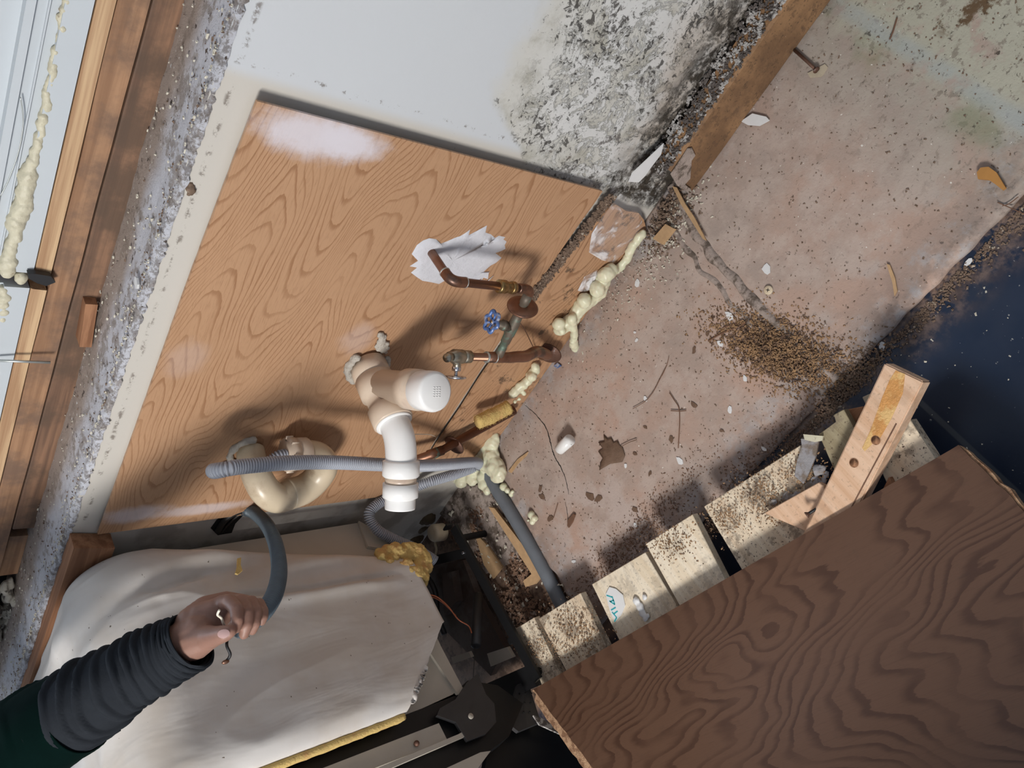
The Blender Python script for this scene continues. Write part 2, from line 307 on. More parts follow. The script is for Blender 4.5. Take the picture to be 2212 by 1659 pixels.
def m_film():
    t = NT('film_painted_glints'); t.b.inputs['Base Color'].default_value = (.9, .85, .83, 1); t.b.inputs['Roughness'].default_value = .18
    t.put(t.b.inputs['Alpha'], t.ss(t.noise(11, 4, .6, dist=1.), .47, .60, .12, .8)); t.b.inputs['Base Color'].default_value = (.85, .84, .86, 1); t.b.inputs['Specular IOR Level'].default_value = 1.; t.bump(t.noise(18, 3), .6, .01); return t.m  # patchy opaque white painted in for the glossy highlights
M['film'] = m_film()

# ---------------------------------------------------------------- object helpers
def tag(o, label=None, cat=None, group=None, kind=None):
    if label: o['label'] = label
    if cat: o['category'] = cat
    if group: o['group'] = group
    if kind: o['kind'] = kind
    return o
def thing(name, label, cat, loc=(0, 0, 0), group=None):
    o = bpy.data.objects.new(name, None); C.objects.link(o); o.location = loc; o.empty_display_size = .05
    return tag(o, label, cat, group)
def obj(name, bm, mat, parent=None, smooth=False, origin=None):
    bmesh.ops.recalc_face_normals(bm, faces=bm.faces)
    if origin is not None: bmesh.ops.translate(bm, verts=bm.verts, vec=-V(origin))
    me = bpy.data.meshes.new(name); bm.to_mesh(me); bm.free()
    if smooth:
        for p in me.polygons: p.use_smooth = True
    for x in (mat if isinstance(mat, (list, tuple)) else [mat]): me.materials.append(M[x] if isinstance(x, str) else x)
    o = bpy.data.objects.new(name, me); C.objects.link(o)
    if origin is not None: o.location = origin
    if parent:
        o.parent = parent; o.location = V(o.location) - V(parent.location) - (V(parent.parent.location) if parent.parent else V())
    return o
def box(bm, x0, x1, y0, y1, z0, z1, mtx=None, mi=0):
    vs = [bm.verts.new((x, y, z)) for x in (x0, x1) for y in (y0, y1) for z in (z0, z1)]
    if mtx is not None:
        for v in vs: v.co = mtx @ v.co
    for f in ((0, 1, 3, 2), (4, 6, 7, 5), (0, 4, 5, 1), (2, 3, 7, 6), (0, 2, 6, 4), (1, 5, 7, 3)): bm.faces.new([vs[i] for i in f]).material_index = mi
    return vs
def prism(bm, poly, d, mi=0):
    a = [bm.verts.new(p) for p in poly]; b = [bm.verts.new(V(p) + V(d)) for p in poly]; n = len(a)
    bm.faces.new(a).material_index = mi; bm.faces.new(b[::-1]).material_index = mi
    for i in range(n): bm.faces.new((a[i], b[i], b[(i + 1) % n], a[(i + 1) % n])).material_index = mi
def spline(pts, n=8):
    """points through Catmull-Rom; each item may be (Vector, radius)"""
    q = [(V(p[0]), p[1]) if isinstance(p, tuple) and len(p) == 2 else (V(p), 0) for p in pts]; r = []
    for i in range(len(q) - 1):
        a, b, c, d = q[max(i - 1, 0)], q[i], q[i + 1], q[min(i + 2, len(q) - 1)]
        for k in range(n):
            t = k / n; t2, t3 = t * t, t * t * t
            pos = .5 * ((2 * b[0]) + (c[0] - a[0]) * t + (2 * a[0] - 5 * b[0] + 4 * c[0] - d[0]) * t2 + (3 * b[0] - a[0] - 3 * c[0] + d[0]) * t3)
            r.append((pos, b[1] + (c[1] - b[1]) * t))
    r.append(q[-1]); return r
def tube(bm, path, rad=None, seg=16, cap=True, mi=0, ell=None):
    pts = [(p if isinstance(p, tuple) else (V(p), rad)) for p in path]; pts = [(V(a), b if rad is None else (b if (b and rad is None) else rad)) for a, b in pts]
    n = len(pts); T = []
    for i in range(n):
        d = pts[min(i + 1, n - 1)][0] - pts[max(i - 1, 0)][0]; T.append(d.normalized() if d.length > 1e-9 else (T[-1] if T else V((0, 0, 1))))
    u = T[0].orthogonal().normalized(); rings = []
    for i in range(n):
        u = (u - T[i] * u.dot(T[i])).normalized(); vv = T[i].cross(u); p, r = pts[i]
        rings.append([bm.verts.new(p + (u * math.cos(2 * PI * k / seg) + vv * math.sin(2 * PI * k / seg)) * r) for k in range(seg)])
    for a, b in zip(rings, rings[1:]):
        for k in range(seg): bm.faces.new((a[k], a[(k + 1) % seg], b[(k + 1) % seg], b[k])).material_index = mi
    if cap: bm.faces.new(rings[0][::-1]).material_index = mi; bm.faces.new(rings[-1]).material_index = mi
    return rings
def corr(path, r, pitch, amp):
    """resample a path at equal arc length with a corrugated radius"""
    L = [0]
    for a, b in zip(path, path[1:]): L.append(L[-1] + (b[0] - a[0]).length)
    tot = L[-1]; step = pitch / 6; n = int(tot / step); out = []; j = 0
    for i in range(n + 1):
        s = i * step
        while j < len(L) - 2 and L[j + 1] < s: j += 1
        t = (s - L[j]) / max(1e-9, L[j + 1] - L[j]); p = path[j][0].lerp(path[j + 1][0], min(1, t))
        out.append((p, r + amp * (-2.2, -.5, .7, 1., .7, -.5)[i % 6]))
    return out
def ring_cyl(bm, c, ax, r, h, seg=24, mi=0, hollow=None):
    ax = V(ax).normalized(); c = V(c)
    if hollow:
        prof = [(c - ax * h / 2, r), (c + ax * h / 2, r)]
        tube(bm, [(c - ax * h / 2, hollow), (c - ax * h / 2 * .999, r), (c + ax * h / 2 * .98, r), (c + ax * h / 2, hollow), (c + ax * (h / 2 - h * .8), hollow * .98)], seg=seg, cap=True, mi=mi)
    else:
        b = min(h * .12, r * .12)
        tube(bm, [(c - ax * h / 2, r - b), (c - ax * (h / 2 - b), r), (c + ax * (h / 2 - b), r), (c + ax * h / 2, r - b)], seg=seg, mi=mi)
def blobs(name, items, mat, parent=None, vox=.003, nz=.0, nsc=60, smooth_it=4):
    """one continuous surface grown round a list of (point, radius[, stretch])"""
    bm = bmesh.new()
    for it in items:
        p, r = it[0], it[1]; s = it[2] if len(it) > 2 else (1, 1, 1)
        bmesh.ops.create_icosphere(bm, subdivisions=2, radius=1, matrix=Matrix.Translation(p) @ Matrix.Diagonal((r * s[0], r * s[1], r * s[2], 1)))
    return remesh(name, bm, mat, parent, vox, nz, nsc, smooth_it)
def remesh(name, bm, mat, parent=None, vox=.003, nz=0., nsc=60, it=4):
    me = bpy.data.meshes.new('tmp'); bm.to_mesh(me); bm.free(); t = bpy.data.objects.new('tmp', me); C.objects.link(t)
    md = t.modifiers.new('r', 'REMESH'); md.mode = 'VOXEL'; md.voxel_size = vox
    if it: sm = t.modifiers.new('s', 'SMOOTH'); sm.factor = .5; sm.iterations = it
    dg = bpy.context.evaluated_depsgraph_get(); ev = t.evaluated_get(dg); b2 = bmesh.new(); b2.from_mesh(ev.to_mesh()); ev.to_mesh_clear()
    bpy.data.objects.remove(t); bpy.data.meshes.remove(me)
    if nz:
        b2.normal_update()
        for v in b2.verts: v.co += v.normal * (noise.noise(v.co * nsc) * nz + noise.noise(v.co * nsc * 3) * nz * .4)
    return obj(name, b2, mat, parent, smooth=True)
def capsules(bm, path, n=10, seg=12):
    """dense spheres along a path -> fodder for remesh"""
    for (a, ra), (b, rb) in zip(path, path[1:]):
        L = (b - a).length; k = max(2, int(L / (min(ra, rb) * .35)))
        for i in range(k + 1):
            t = i / k; bmesh.ops.create_icosphere(bm, subdivisions=2, radius=ra + (rb - ra) * t, matrix=Matrix.Translation(a.lerp(b, t)))
def rpoly(c, r, n=7, jit=.45, z=None, el=1., rot=0.):
    out = []
    for i in range(n):
        a = 2 * PI * i / n; rr = r * (1 - jit / 2 + jit * random.random()); x = math.cos(a) * rr; y = math.sin(a) * rr * el
        out.append(V((c[0] + x * math.cos(rot) - y * math.sin(rot), c[1] + x * math.sin(rot) + y * math.cos(rot), c[2] if z is None else z)))
    return out
def scatter(bm, spots, size=(.001, .003), flat=.6):
    for p in spots:
        s = random.uniform(*size); mt = Matrix.Translation(p) @ Matrix.Rotation(random.random() * 6.28, 4, 'Z') @ Matrix.Rotation(random.uniform(-.5, .5), 4, 'X') @ Matrix.Diagonal((s * random.uniform(.6, 2.2), s, s * flat, 1))
        vs = [bm.verts.new(mt @ V(q)) for q in ((-1, -.7, -1), (1, -1, -1), (.6, 1, -1), (-.8, .8, -.8), (-.7, -.5, 1), (.8, -.6, .7), (.4, .7, 1))]
        for f in ((0, 1, 2, 3), (0, 4, 5, 1), (1, 5, 6, 2), (2, 6, 4, 3), (0, 3, 4), (4, 6, 5)): bm.faces.new([vs[i] for i in f])

# ---------------------------------------------------------------- the setting
def hi_plane(bm, x0, x1, y0, y1, z, nx, ny, f, depth=.03):
    g = [[bm.verts.new((x0 + (x1 - x0) * i / nx, y0 + (y1 - y0) * j / ny, z + f(x0 + (x1 - x0) * i / nx, y0 + (y1 - y0) * j / ny))) for j in range(ny + 1)] for i in range(nx + 1)]
    for i in range(nx):
        for j in range(ny): bm.faces.new((g[i][j], g[i + 1][j], g[i + 1][j + 1], g[i][j + 1]))
    rim = [g[i][0] for i in range(nx + 1)] + [g[nx][j] for j in range(1, ny + 1)] + [g[i][ny] for i in range(nx - 1, -1, -1)] + [g[0][j] for j in range(ny - 1, 0, -1)]
    low = [bm.verts.new((v.co.x, v.co.y, z - depth)) for v in rim]; n = len(rim)
    for i in range(n): bm.faces.new((rim[i], low[i], low[(i + 1) % n], rim[(i + 1) % n]))
bm = bmesh.new(); box(bm, -3.0, 2.2, -3.2, .14, -.06, -.014); fl = obj('floor', bm, 'blue'); tag(fl, kind='structure')
N3 = lambda x, y, s: noise.noise(V((x * s, y * s, 0)))
bm = bmesh.new()
def slabh(x, y):
    h = N3(x, y, 6) * .002 + N3(x, y, 40) * .0006
    e = max(0, (-.50 - y) / .03); h -= .004 * e * e
    h += .0025 * max(0, 1 - abs(y + .518 + N3(x, 3, 8) * .002) / .012) * (1 if x > 0 else .6)     # raised lip of the old toe kick
    return h
def slab_bm(x0, x1, nx):
    b = bmesh.new(); hi_plane(b, x0, x1, -.53, -.0, 0., nx, 90, slabh, .016)
    for v in b.verts:
        if v.co.y < -.529: v.co.y += N3(v.co.x, 1, 30) * .003
        if v.co.x < x0 + .001 and x0 < -.5: v.co.x += N3(1, v.co.y, 25) * .016
    return b
obj('concrete_slab', slab_bm(-.80, 0.0, 130), 'slab', fl, True)
obj('concrete_slab', slab_bm(0.0, 1.4, 200), 'slab', fl, True)
bm = bmesh.new()     # mortar ridge between the two poured areas
pts = [P(1452, 395, 'z', 0), P(1475, 440, 'z', 0), P(1510, 509, 'z', 0), P(1570, 580, 'z', 0), P(1640, 655, 'z', 0), P(1710, 728, 'z', 0), P(1790, 800, 'z', 0), P(1812, 815, 'z', 0)]
tb = spline([(p, .009) for p in pts], 14); tb = [(V((p.x - .004 + N3(p.x, p.y, 30) * .006, p.y, -.0068)), .012 + .003 * N3(p.x, p.y, 25)) for p, r in tb]; tube(bm, tb, seg=12)
tb2 = [(V((p.x - .034 + N3(p.x, p.y, 20) * .008, p.y, -.0052)), .008 + .0015 * N3(p.x, p.y, 35)) for p, r in tb]; tube(bm, tb2, seg=10)
obj('mortar_ridge', bm, 'ridge', fl, True)
def strip(bm, pts, wd_, z=.0006):
    q = [p for p, r in spline([(p, 0) for p in pts], 8)]; n = len(q); L = []; R_ = []
    for i in range(n):
        d = (q[min(i + 1, n - 1)] - q[max(i - 1, 0)]).normalized(); s = V((-d.y, d.x, 0)); ww = wd_ * (.5 + .5 * random.random()) * (.3 + .7 * math.sin(PI * (i + .5) / n)); j = V((random.uniform(-1, 1), random.uniform(-1, 1), 0)) * wd_ * .5
        L.append(bm.verts.new((q[i] + s * ww + j) + V((0, 0, slabh(q[i].x, q[i].y) + z)))); R_.append(bm.verts.new((q[i] - s * ww + j) + V((0, 0, slabh(q[i].x, q[i].y) + z))))
    for i in range(n - 1): bm.faces.new((L[i], L[i + 1], R_[i + 1], R_[i]))
bm = bmesh.new(); strip(bm, [P(x, y, 'z', 0) for x, y in ((1135, 875), (1162, 900), (1180, 925), (1190, 958), (1198, 985), (1212, 1010), (1222, 1035), (1229, 1068))], .0018)
strip(bm, [P(x, y, 'z', 0) for x, y in ((1221, 1085), (1226, 1110), (1226, 1140))], .0009); obj('floor_crack', bm, 'dark', fl)
# back wall: drywall up to the ledge
bm = bmesh.new(); nx, nz = 200, 1
box(bm, -3.0, 1.6, .0, .14, -.06, .945); wb = obj('wall_back', bm, 'wall'); tag(wb, kind='structure')
# hole torn in the drywall behind the dishwasher (a flat patch, the shade inside painted dark)
hp = [P(x, y) for x, y in ((455, 1140), (468, 1122), (490, 1106), (520, 1096), (545, 1100), (525, 1112), (508, 1130), (500, 1150), (470, 1155))]
bm = bmesh.new(); prism(bm, [V((p.x, -.0015, p.z)) for p in hp], (0, .001, 0)); obj('painted_hole', bm, 'dark', wb)
# ledge on top of the wall
bm = bmesh.new()
def ledh(x, y): return N3(x, y, 18) * .0025 + N3(x, y, 60) * .0015 - .004 * max(0, (.02 - y) / .02) ** 2
hi_plane(bm, -3.0, 1.6, -.003, .305, .95, 700, 44, ledh, .012)
for v in bm.verts:
    if v.co.y < .002: v.co.y += N3(v.co.x, v.co.z, 45) * .004 + N3(v.co.x, 5, 200) * .005; v.co.z += N3(v.co.x, 3, 160) * .005
tag(obj('trim_1', bm, 'ledge', smooth=True), kind='structure')
def plate(name, z0, z1, y0, y1, mat, x0=-3.0, x1=1.6, wob=.0015):
    bm = bmesh.new(); n = 120
    for i in range(n + 1):
        pass
    pr = [(y0, z0), (y0 + .0015, z1 - .002), (y0 + .003, z1), (y1, z1), (y1, z0)]; rr = []
    for i in range(n + 1):
        x = x0 + (x1 - x0) * i / n; rr.append([bm.verts.new((x, y + N3(x, z * 9, 7) * wob, z + N3(x, y * 7 + z * 5, 6) * wob)) for y, z in pr])
    for a, b in zip(rr, rr[1:]):
        for k in range(5): bm.faces.new((a[k], a[(k + 1) % 5], b[(k + 1) % 5], b[k]))
    bm.faces.new(rr[0]); bm.faces.new(rr[-1][::-1]); return tag(obj(name, bm, mat), kind='structure')
plate('trim_2', .948, .9865, .136, .30, 'plate_dark', x0=-1.062)
plate('trim_3', .989, 1.0235, .140, .30, 'plate_brown', x0=-1.30)
plate('trim_9', .950, .984, .150, .30, 'plate_brown', x1=-1.105, x0=-1.24)
bm = bmesh.new(); box(bm, -3, -1.0, .19, .30, .955, 1.048); tag(obj('gap_shade_box', bm, 'dark'), kind='structure')  # black box added as backing, its colour stands in for shade in the gap
plate('trim_4', 1.026, 1.0465, .140, .30, 'pine_strip', x0=-.425, wob=.0006)
plate('trim_5', 1.026, 1.0465, .1405, .30, 'pine_strip', x1=-.458, x0=-3, wob=.0006)
# white boards under the window with the gap between them
bm = bmesh.new(); box(bm, -.427, 1.6, .141, .20, 1.049, 1.0795); tag(obj('trim_6', bm, 'white'), kind='structure')
bm = bmesh.new(); box(bm, -3., -.456, .141, .20, 1.049, 1.082); tag(obj('trim_7', bm, 'white'), kind='structure')
bm = bmesh.new(); box(bm, -.427, 1.6, .150, .26, 1.0795, 1.108); box(bm, -.427, 1.6, .146, .26, 1.0925, 1.0945); box(bm, -.427, 1.6, .143, .26, 1.108, 1.118); box(bm, -.427, 1.6, .160, .26, 1.118, 1.40); tag(obj('window_1', bm, 'white'), kind='structure')
bm = bmesh.new(); box(bm, -3., -.456, .150, .26, 1.082, 1.40); tag(obj('window_2', bm, 'white'), kind='structure')
bm = bmesh.new(); box(bm, -.52, -.36, .23, .29, 1.02, 1.4); box(bm, -.456, -.448, .17, .25, 1.02, 1.4); tag(obj('trim_8', bm, 'plate_dark'), kind='structure')
# stained base cleat along the moldy wall
bm = bmesh.new(); q = [(-.012, .0), (-.053, .0), (-.055, .004), (-.055, .104), (-.051, .109), (-.016, .112)]; rr = []
for i in range(61):
    x = .062 + 1.5 * i / 60; rr.append([bm.verts.new((x + (z * .25 if i == 0 else 0), y + N3(x, z * 20, 9) * .0012, z + .001 * N3(x, y * 20, 11))) for y, z in q])
for a, b in zip(rr, rr[1:]):
    for k in range(6): bm.faces.new((a[k], a[(k + 1) % 6], b[(k + 1) % 6], b[k]))
bm.faces.new(rr[0]); bm.faces.new(rr[-1][::-1]); tag(obj('baseboard_back', bm, 'cleat'), kind='structure')
bm = bmesh.new(); sp = []
for i in range(2600):
    x = random.uniform(.07, 1.0); y = random.uniform(-.05, -.004) if random.random() < .8 else random.uniform(-.054, -.04)
    sp.append(V((x, y, .1125 + .006 * max(0, (y + .04) / .04))))
scatter(bm, sp, (.0008, .0032), .7); tag(obj('crumbled_plaster', bm, 'rubble_grey'), 'grey crumbled plaster lying on top of the base cleat', 'rubble', kind='stuff')
# room beyond the picture: ceiling and side wall
bm = bmesh.new(); box(bm, -3.0, 2.2, -3.6, .14, 2.45, 2.5); tag(obj('ceiling', bm, 'white'), kind='structure')
bm = bmesh.new(); box(bm, 2.15, 2.2, -3.2, .14, -.06, 2.5); tag(obj('wall_right', bm, 'white'), kind='structure')

# ---------------------------------------------------------------- oak back panel and the strip below it
bm = bmesh.new(); n = 60; z0, z1 = .205, .896; yo = lambda x: -.007 - .011 * max(0, (x + .35) / .35) ** 1.5 if x > -.35 else -.007
top = []; 
cols = []
for i in range(n + 1):
    x = -.905 + .905 * i / n; zt = z1 + N3(x, 1, 60) * .0008; zb = z0 + N3(x, 2, 14) * .003; y = yo(x)
    cols.append([bm.verts.new((x, y - .005, zb)), bm.verts.new((x, y - .005, zt)), bm.verts.new((x, y, zt)), bm.verts.new((x, y, zb))])
for a, b in zip(cols, cols[1:]):
    for k in range(4): bm.faces.new((a[k], a[(k + 1) % 4], b[(k + 1) % 4], b[k]))
bm.faces.new(cols[0]); bm.faces.new(cols[-1][::-1])
tag(obj('plywood_sheet', bm, 'oak'), 'light oak veneer panel with flame grain covering the wall behind the pipes', 'panel')
low = thing('plywood_strip', 'worn oak veneer strip below the big wall panel, film stuck on it', 'panel', (-.4, -.012, 0))
tp = [(-.79, .196), (-.7, .199), (-.6, .196), (-.5, .198), (-.4, .194), (-.33, .192), (-.24, .188), (-.2, .180), (-.14, .176), (-.1, .172), (-.05, .158), (-.028, .15), (-.022, .14), (-.03, .10), (-.028, .06), (-.04, .03)]
bm = bmesh.new(); prism(bm, [V((x, -.018 - z * .0, z)) for x, z in tp] + [V((-.06, -.018, .002)), V((-.79, -.018, .002))], (0, .006, 0)); obj('veneer_board', bm, 'oak_low', low)
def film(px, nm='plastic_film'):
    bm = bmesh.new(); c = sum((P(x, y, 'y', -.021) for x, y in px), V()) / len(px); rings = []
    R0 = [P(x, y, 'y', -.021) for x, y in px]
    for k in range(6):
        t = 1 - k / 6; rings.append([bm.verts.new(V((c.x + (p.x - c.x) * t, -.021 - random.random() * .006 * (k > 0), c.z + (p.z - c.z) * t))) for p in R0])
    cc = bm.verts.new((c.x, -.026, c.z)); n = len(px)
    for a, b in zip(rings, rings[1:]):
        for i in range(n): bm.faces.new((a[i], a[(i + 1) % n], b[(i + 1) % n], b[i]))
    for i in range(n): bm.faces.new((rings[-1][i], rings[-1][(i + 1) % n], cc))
    return tag(obj(nm, bm, 'film', low), 'clear film with painted white highlights')
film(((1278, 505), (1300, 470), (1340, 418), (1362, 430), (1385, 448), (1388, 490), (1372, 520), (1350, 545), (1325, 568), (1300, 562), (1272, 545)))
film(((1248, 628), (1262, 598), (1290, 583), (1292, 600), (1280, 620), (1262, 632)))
bm = bmesh.new()
for i in range(1500):
    x = random.uniform(-.30, -.005); zz = .200 - max(0, x + .24) * .14 + random.gauss(0, .006)
    scatter(bm, [V((x, -.016 - random.random() * .004, zz))], (.0010, .0034))
tag(obj('dirt_line', bm, 'grit', low), kind='stuff')
# white putty patch around the copper stub
PUT = ((888, 547), (899, 527), (912, 517), (925, 512), (940, 514), (950, 524), (965, 518), (980, 511), (992, 507), (1003, 500), (1013, 492), (1010, 505), (1030, 494), (1049, 483), (1046, 499), (1058, 503), (1067, 511), (1075, 506), (1089, 509), (1085, 514), (1092, 519), (1088, 527), (1090, 535), (1078, 540), (1068, 544), (1082, 555), (1070, 566), (1059, 572), (1050, 580), (1040, 590), (1026, 602), (1010, 604), (994, 606), (975, 603), (960, 606), (948, 613), (930, 609), (912, 606), (900, 598), (887, 588), (900, 577), (884, 574), (902, 562))
pt_ = [P(x, y, 'y', -.013) for x, y in PUT]; c = P(975, 560, 'y', -.013); bm = bmesh.new(); rings = []
for k in range(9):
    t = 1 - k / 9; rings.append([bm.verts.new((c.x + (p.x - c.x) * t, (yo(c.x + (p.x - c.x) * t) - .0052) - (.0025 + .0025 * abs(noise.noise(V((p.x * 60 * t, 0, p.z * 50)))) if k > 0 else 0), c.z + (p.z - c.z) * t)) for p in pt_])
n = len(pt_); cc = bm.verts.new((c.x, -.017, c.z))
for a, b in zip(rings, rings[1:]):
    for i in range(n): bm.faces.new((a[i], a[(i + 1) % n], b[(i + 1) % n], b[i]))
for i in range(n): bm.faces.new((rings[-1][i], rings[-1][(i + 1) % n], cc))
for i in range(16):
    a = P(random.uniform(915, 1070), random.uniform(535, 598), 'y', -.017); a.y = -.0165; d = V((random.uniform(-.012, -.03), 0, random.uniform(-.012, .012)))
    tube(bm, [(a, .0004), (a + d * .5 + V((0, 0, .002)), .001), (a + d, .0003)], seg=6)
bb = [P(926, 528, 'y', -.02), P(940, 520, 'y', -.02), P(912, 530, 'y', -.02), P(905, 545, 'y', -.02)]
tag(obj('putty_patch', bm, 'putty', smooth=True), 'white putty smeared on the oak panel around the copper pipe', 'putty')
bm = bmesh.new(); prism(bm, [P(x, y, 'y', -.018) for x, y in ((1022, 602), (1040, 590), (1056, 589), (1054, 603), (1045, 600), (1030, 606))], (0, .003, 0)); tag(obj('putty_smear', bm, 'putty'), 'small white putty smear below the big putty patch', 'putty')
bm = bmesh.new(); prism(bm, [P(x, y, 'y', -.016) for x, y in ((1073, 489), (1083, 482), (1088, 485), (1077, 494))], (0, .003, 0)); tag(obj('putty_smear', bm, 'putty'), 'tiny white putty dab above the big putty patch', 'putty')

# ---------------------------------------------------------------- white PVC drain with capped branch
dr = thing('drain_pipe', 'cream plastic drain wye with a white capped branch and threaded end', 'pipe', (-.46, -.012, .51))
A = V((-.463, -.014, .51)); E = V((-.481, -.150, .51)); ax = (E - A).normalized()
bm = bmesh.new(); tube(bm, [(A, .036), (A + ax * .030, .0362), (A + ax * .031, .0345), (A + ax * .034, .0345), (A + ax * .035, .0372), (A + ax * .072, .0376), (A + ax * .076, .032), (E - ax * .038, .0315), (E - ax * .034, .0378), (E - ax * .002, .038), (E, .036), (E - ax * .0003, .030), (E - ax * .02, .029)], seg=40)
bs = A + ax * .05; bd = V((.70, -.66, -.10)).normalized(); be = V((-.372, -.176, .51)); bd = (be - bs).normalized()
tube(bm, [(bs, .031), (be - bd * .052, .0315), (be - bd * .049, .0372), (be - bd * .018, .0374), (be - bd * .016, .034), (be, .034)], seg=40)
obj('wye_body', bm, 'pvc_old', dr, True)
bm = bmesh.new(); tube(bm, [(be - bd * .014, .0335), (be - bd * .012, .0352), (be + bd * .010, .0362), (be + bd * .022, .0362), (be + bd * .0275, .0345), (be + bd * .030, .030), (be + bd * .0305, .0)], seg=40, cap=False)
s1 = bd.cross(V((0, 0, 1))).normalized(); s2 = bd.cross(s1)
for i in range(5):
    for j in range(3):
        q = be + bd * .0306 + s1 * (i - 2) * .004 + s2 * (j - 1) * .006; tube(bm, [(q - s2 * .002, .0006), (q + s2 * .002, .0006)], seg=6)
capo = obj('end_cap', bm, 'pvc', dr, True); tag(capo, 'white domed end cap with raised lettering')
e0 = E - ax * .012; mid = V((-.505, -.2, .51)); d2 = V((-.70, -.62, 0)).normalized(); e1 = V((-.503, -.199, .51)); 
bm = bmesh.new()
pth = spline([(e0, .0285), (e0 + ax * .025, .0285), (V((-.489, -.182, .51)), .0287), (V((-.503, -.2015, .51)), .0287), (V((-.522, -.220, .51)), .0287)], 6)
tube(bm, pth, seg=36); j = V((-.518, -.217, .51)); tube(bm, [(j - d2 * .006, .0290), (j - d2 * .004, .0338), (j + d2 * .022, .0340), (j + d2 * .025, .031)], seg=36)
obj('elbow', bm, 'pvc', dr, True)
bm = bmesh.new(); tube(bm, [(j + d2 * .020, .0288), (j + d2 * .040, .0288)], seg=36); obj('glue_joint', bm, 'pvc_old', dr, True)
bm = bmesh.new(); q = [(j + d2 * .036, .029), (j + d2 * .0365, .0325), (j + d2 * .062, .0325), (j + d2 * .0635, .029)]
for k in range(8): q += [(j + d2 * (.064 + k * .0024), .0282), (j + d2 * (.0652 + k * .0024), .0272)]
q += [(j + d2 * .0835, .0275), (j + d2 * .084, .024), (j + d2 * .06, .0235)]
tube(bm, q, seg=36); obj('threaded_adapter', bm, 'pvc', dr, True)
bm = bmesh.new(); tube(bm, [(E - ax * .001, .0345), (E + ax * .0035, .0345), (E + ax * .0037, .029)], seg=36); tag(obj('bushing', bm, 'pvc', dr, True), 'white reducer lip')
items = []
for i in range(90):
    a = math.radians(60 + i * 2.6); items.append((A + V((math.cos(a) * .041, -.002 + random.uniform(-.004, .004), math.sin(a) * .041)), random.uniform(.004, .0085)))
for x, y, r in ((822, 724, .0065), (827, 730, .0075), (824, 738, .008), (827, 747, .0085), (833, 745, .007), (820, 752, .008), (828, 757, .006), (838, 752, .004), (815, 748, .006), (834, 762, .0035)): items.append((P(x, y, 'y', -.016), r, (1.2, .6, 1.2)))
tag(blobs('putty_collar', items, 'putty_old', None, .0018, .0022, 110, 2), 'crumbled grey putty ring where the capped drain enters the panel', 'putty')

# ---------------------------------------------------------------- old trap
tr = thing('drain_trap', 'yellowed plastic trap on the wall behind the grey corrugated hose', 'pipe', (-.70, -.01, .68))
bm = bmesh.new(); pth = spline([(V((-.695, -.012, .668)), .0265), (V((-.703, -.055, .672)), .0275), (V((-.725, -.088, .655)), .029), (V((-.745, -.095, .625)), .0295), (V((-.744, -.090, .595)), .0295)], 8); tube(bm, pth, seg=32)
obj('trap_arm', bm, 'pvc_old2', tr, True)
bm = bmesh.new(); pth = spline([(V((-.744, -.090, .600)), .0315), (V((-.741, -.085, .567)), .030), (V((-.722, -.078, .543)), .029), (V((-.690, -.072, .536)), .0285), (V((-.664, -.066, .556)), .028), (V((-.655, -.064, .590)), .028)], 8); tube(bm, pth, seg=32); obj('u_bend', bm, 'pvc_old2', tr, True)
bm = bmesh.new(); c0 = V((-.654, -.064, .585)); up = V((.02, 0, 1)).normalized()
tube(bm, [(c0, .0300), (c0 + up * .002, .0315), (c0 + up * .022, .0315), (c0 + up * .0225, .0295), (c0 + up * .026, .0295), (c0 + up * .027, .0325), (c0 + up * .043, .0325), (c0 + up * .0435, .026), (c0 + up * .01, .0255)], seg=32)
for k in range(8):
    a = k * PI / 4; q = c0 + up * .036 + V((math.cos(a), math.sin(a), 0)) * .0325; box(bm, -.003, .003, -.002, .002, -.007, .007, Matrix.Translation(q) @ Matrix.Rotation(a, 4, 'Z'))
obj('slip_nut', bm, 'pvc_old', tr, True)
items = [(V((-.695 + math.cos(a / 30 * PI + .1) * .035, -.016, .672 + math.sin(a / 30 * PI + .1) * .036)), random.uniform(.004, .008)) for a in range(31)]
items += [(V((-.735 + random.uniform(-.01, .012), -.016, .70 + random.uniform(-.01, .012))), .010, (1, .4, 1)) for i in range(8)]
tag(blobs('putty_collar', items, 'putty_old', None, .0018, .0016, 160, 2), 'rough grey putty around the yellowed trap at the wall', 'putty')

# ---------------------------------------------------------------- corrugated drain hose
bm = bmesh.new()
hp = [(V((-.655, -.064, .60)), 0), (V((-.655, -.066, .64)), 0), (P(575, 1003, 'y', -.072), 0), (P(530, 1008, 'y', -.078), 0), (P(490, 1013, 'y', -.09), 0), (P(463, 1017, 'y', -.108), 0), (P(468, 1017, 'y', -.125), 0), (P(490, 1013, 'y', -.135), 0), (P(520, 1008, 'y', -.134), 0), (P(620, 1000, 'y', -.136), 0), (P(720, 999, 'y', -.134), 0), (P(830, 1004, 'y', -.130), 0),
      (P(910, 1006, 'y', -.115), 0), (P(970, 1003, 'y', -.09), 0), (P(1015, 999, 'y', -.06), 0), (P(1033, 1000, 'y', -.042), 0), (P(1026, 1008, 'y', -.035), 0), (P(990, 1022, 'y', -.035), 0), (P(930, 1040, 'y', -.035), 0), (P(880, 1058, 'x', -.88), 0), (P(830, 1080, 'x', -.905), 0),
      (P(798, 1108, 'x', -.925), 0), (P(812, 1142, 'x', -.94), 0), (P(850, 1165, 'x', -.95), 0), (P(900, 1187, 'x', -.96), 0), (P(940, 1212, 'x', -.97), 0)]
tube(bm, corr(spline(hp, 10), .0118, .0048, .0017), seg=20)
tag(obj('drain_hose', bm, 'hose', None, True), 'long grey corrugated hose looped in front of the oak panel', 'hose')

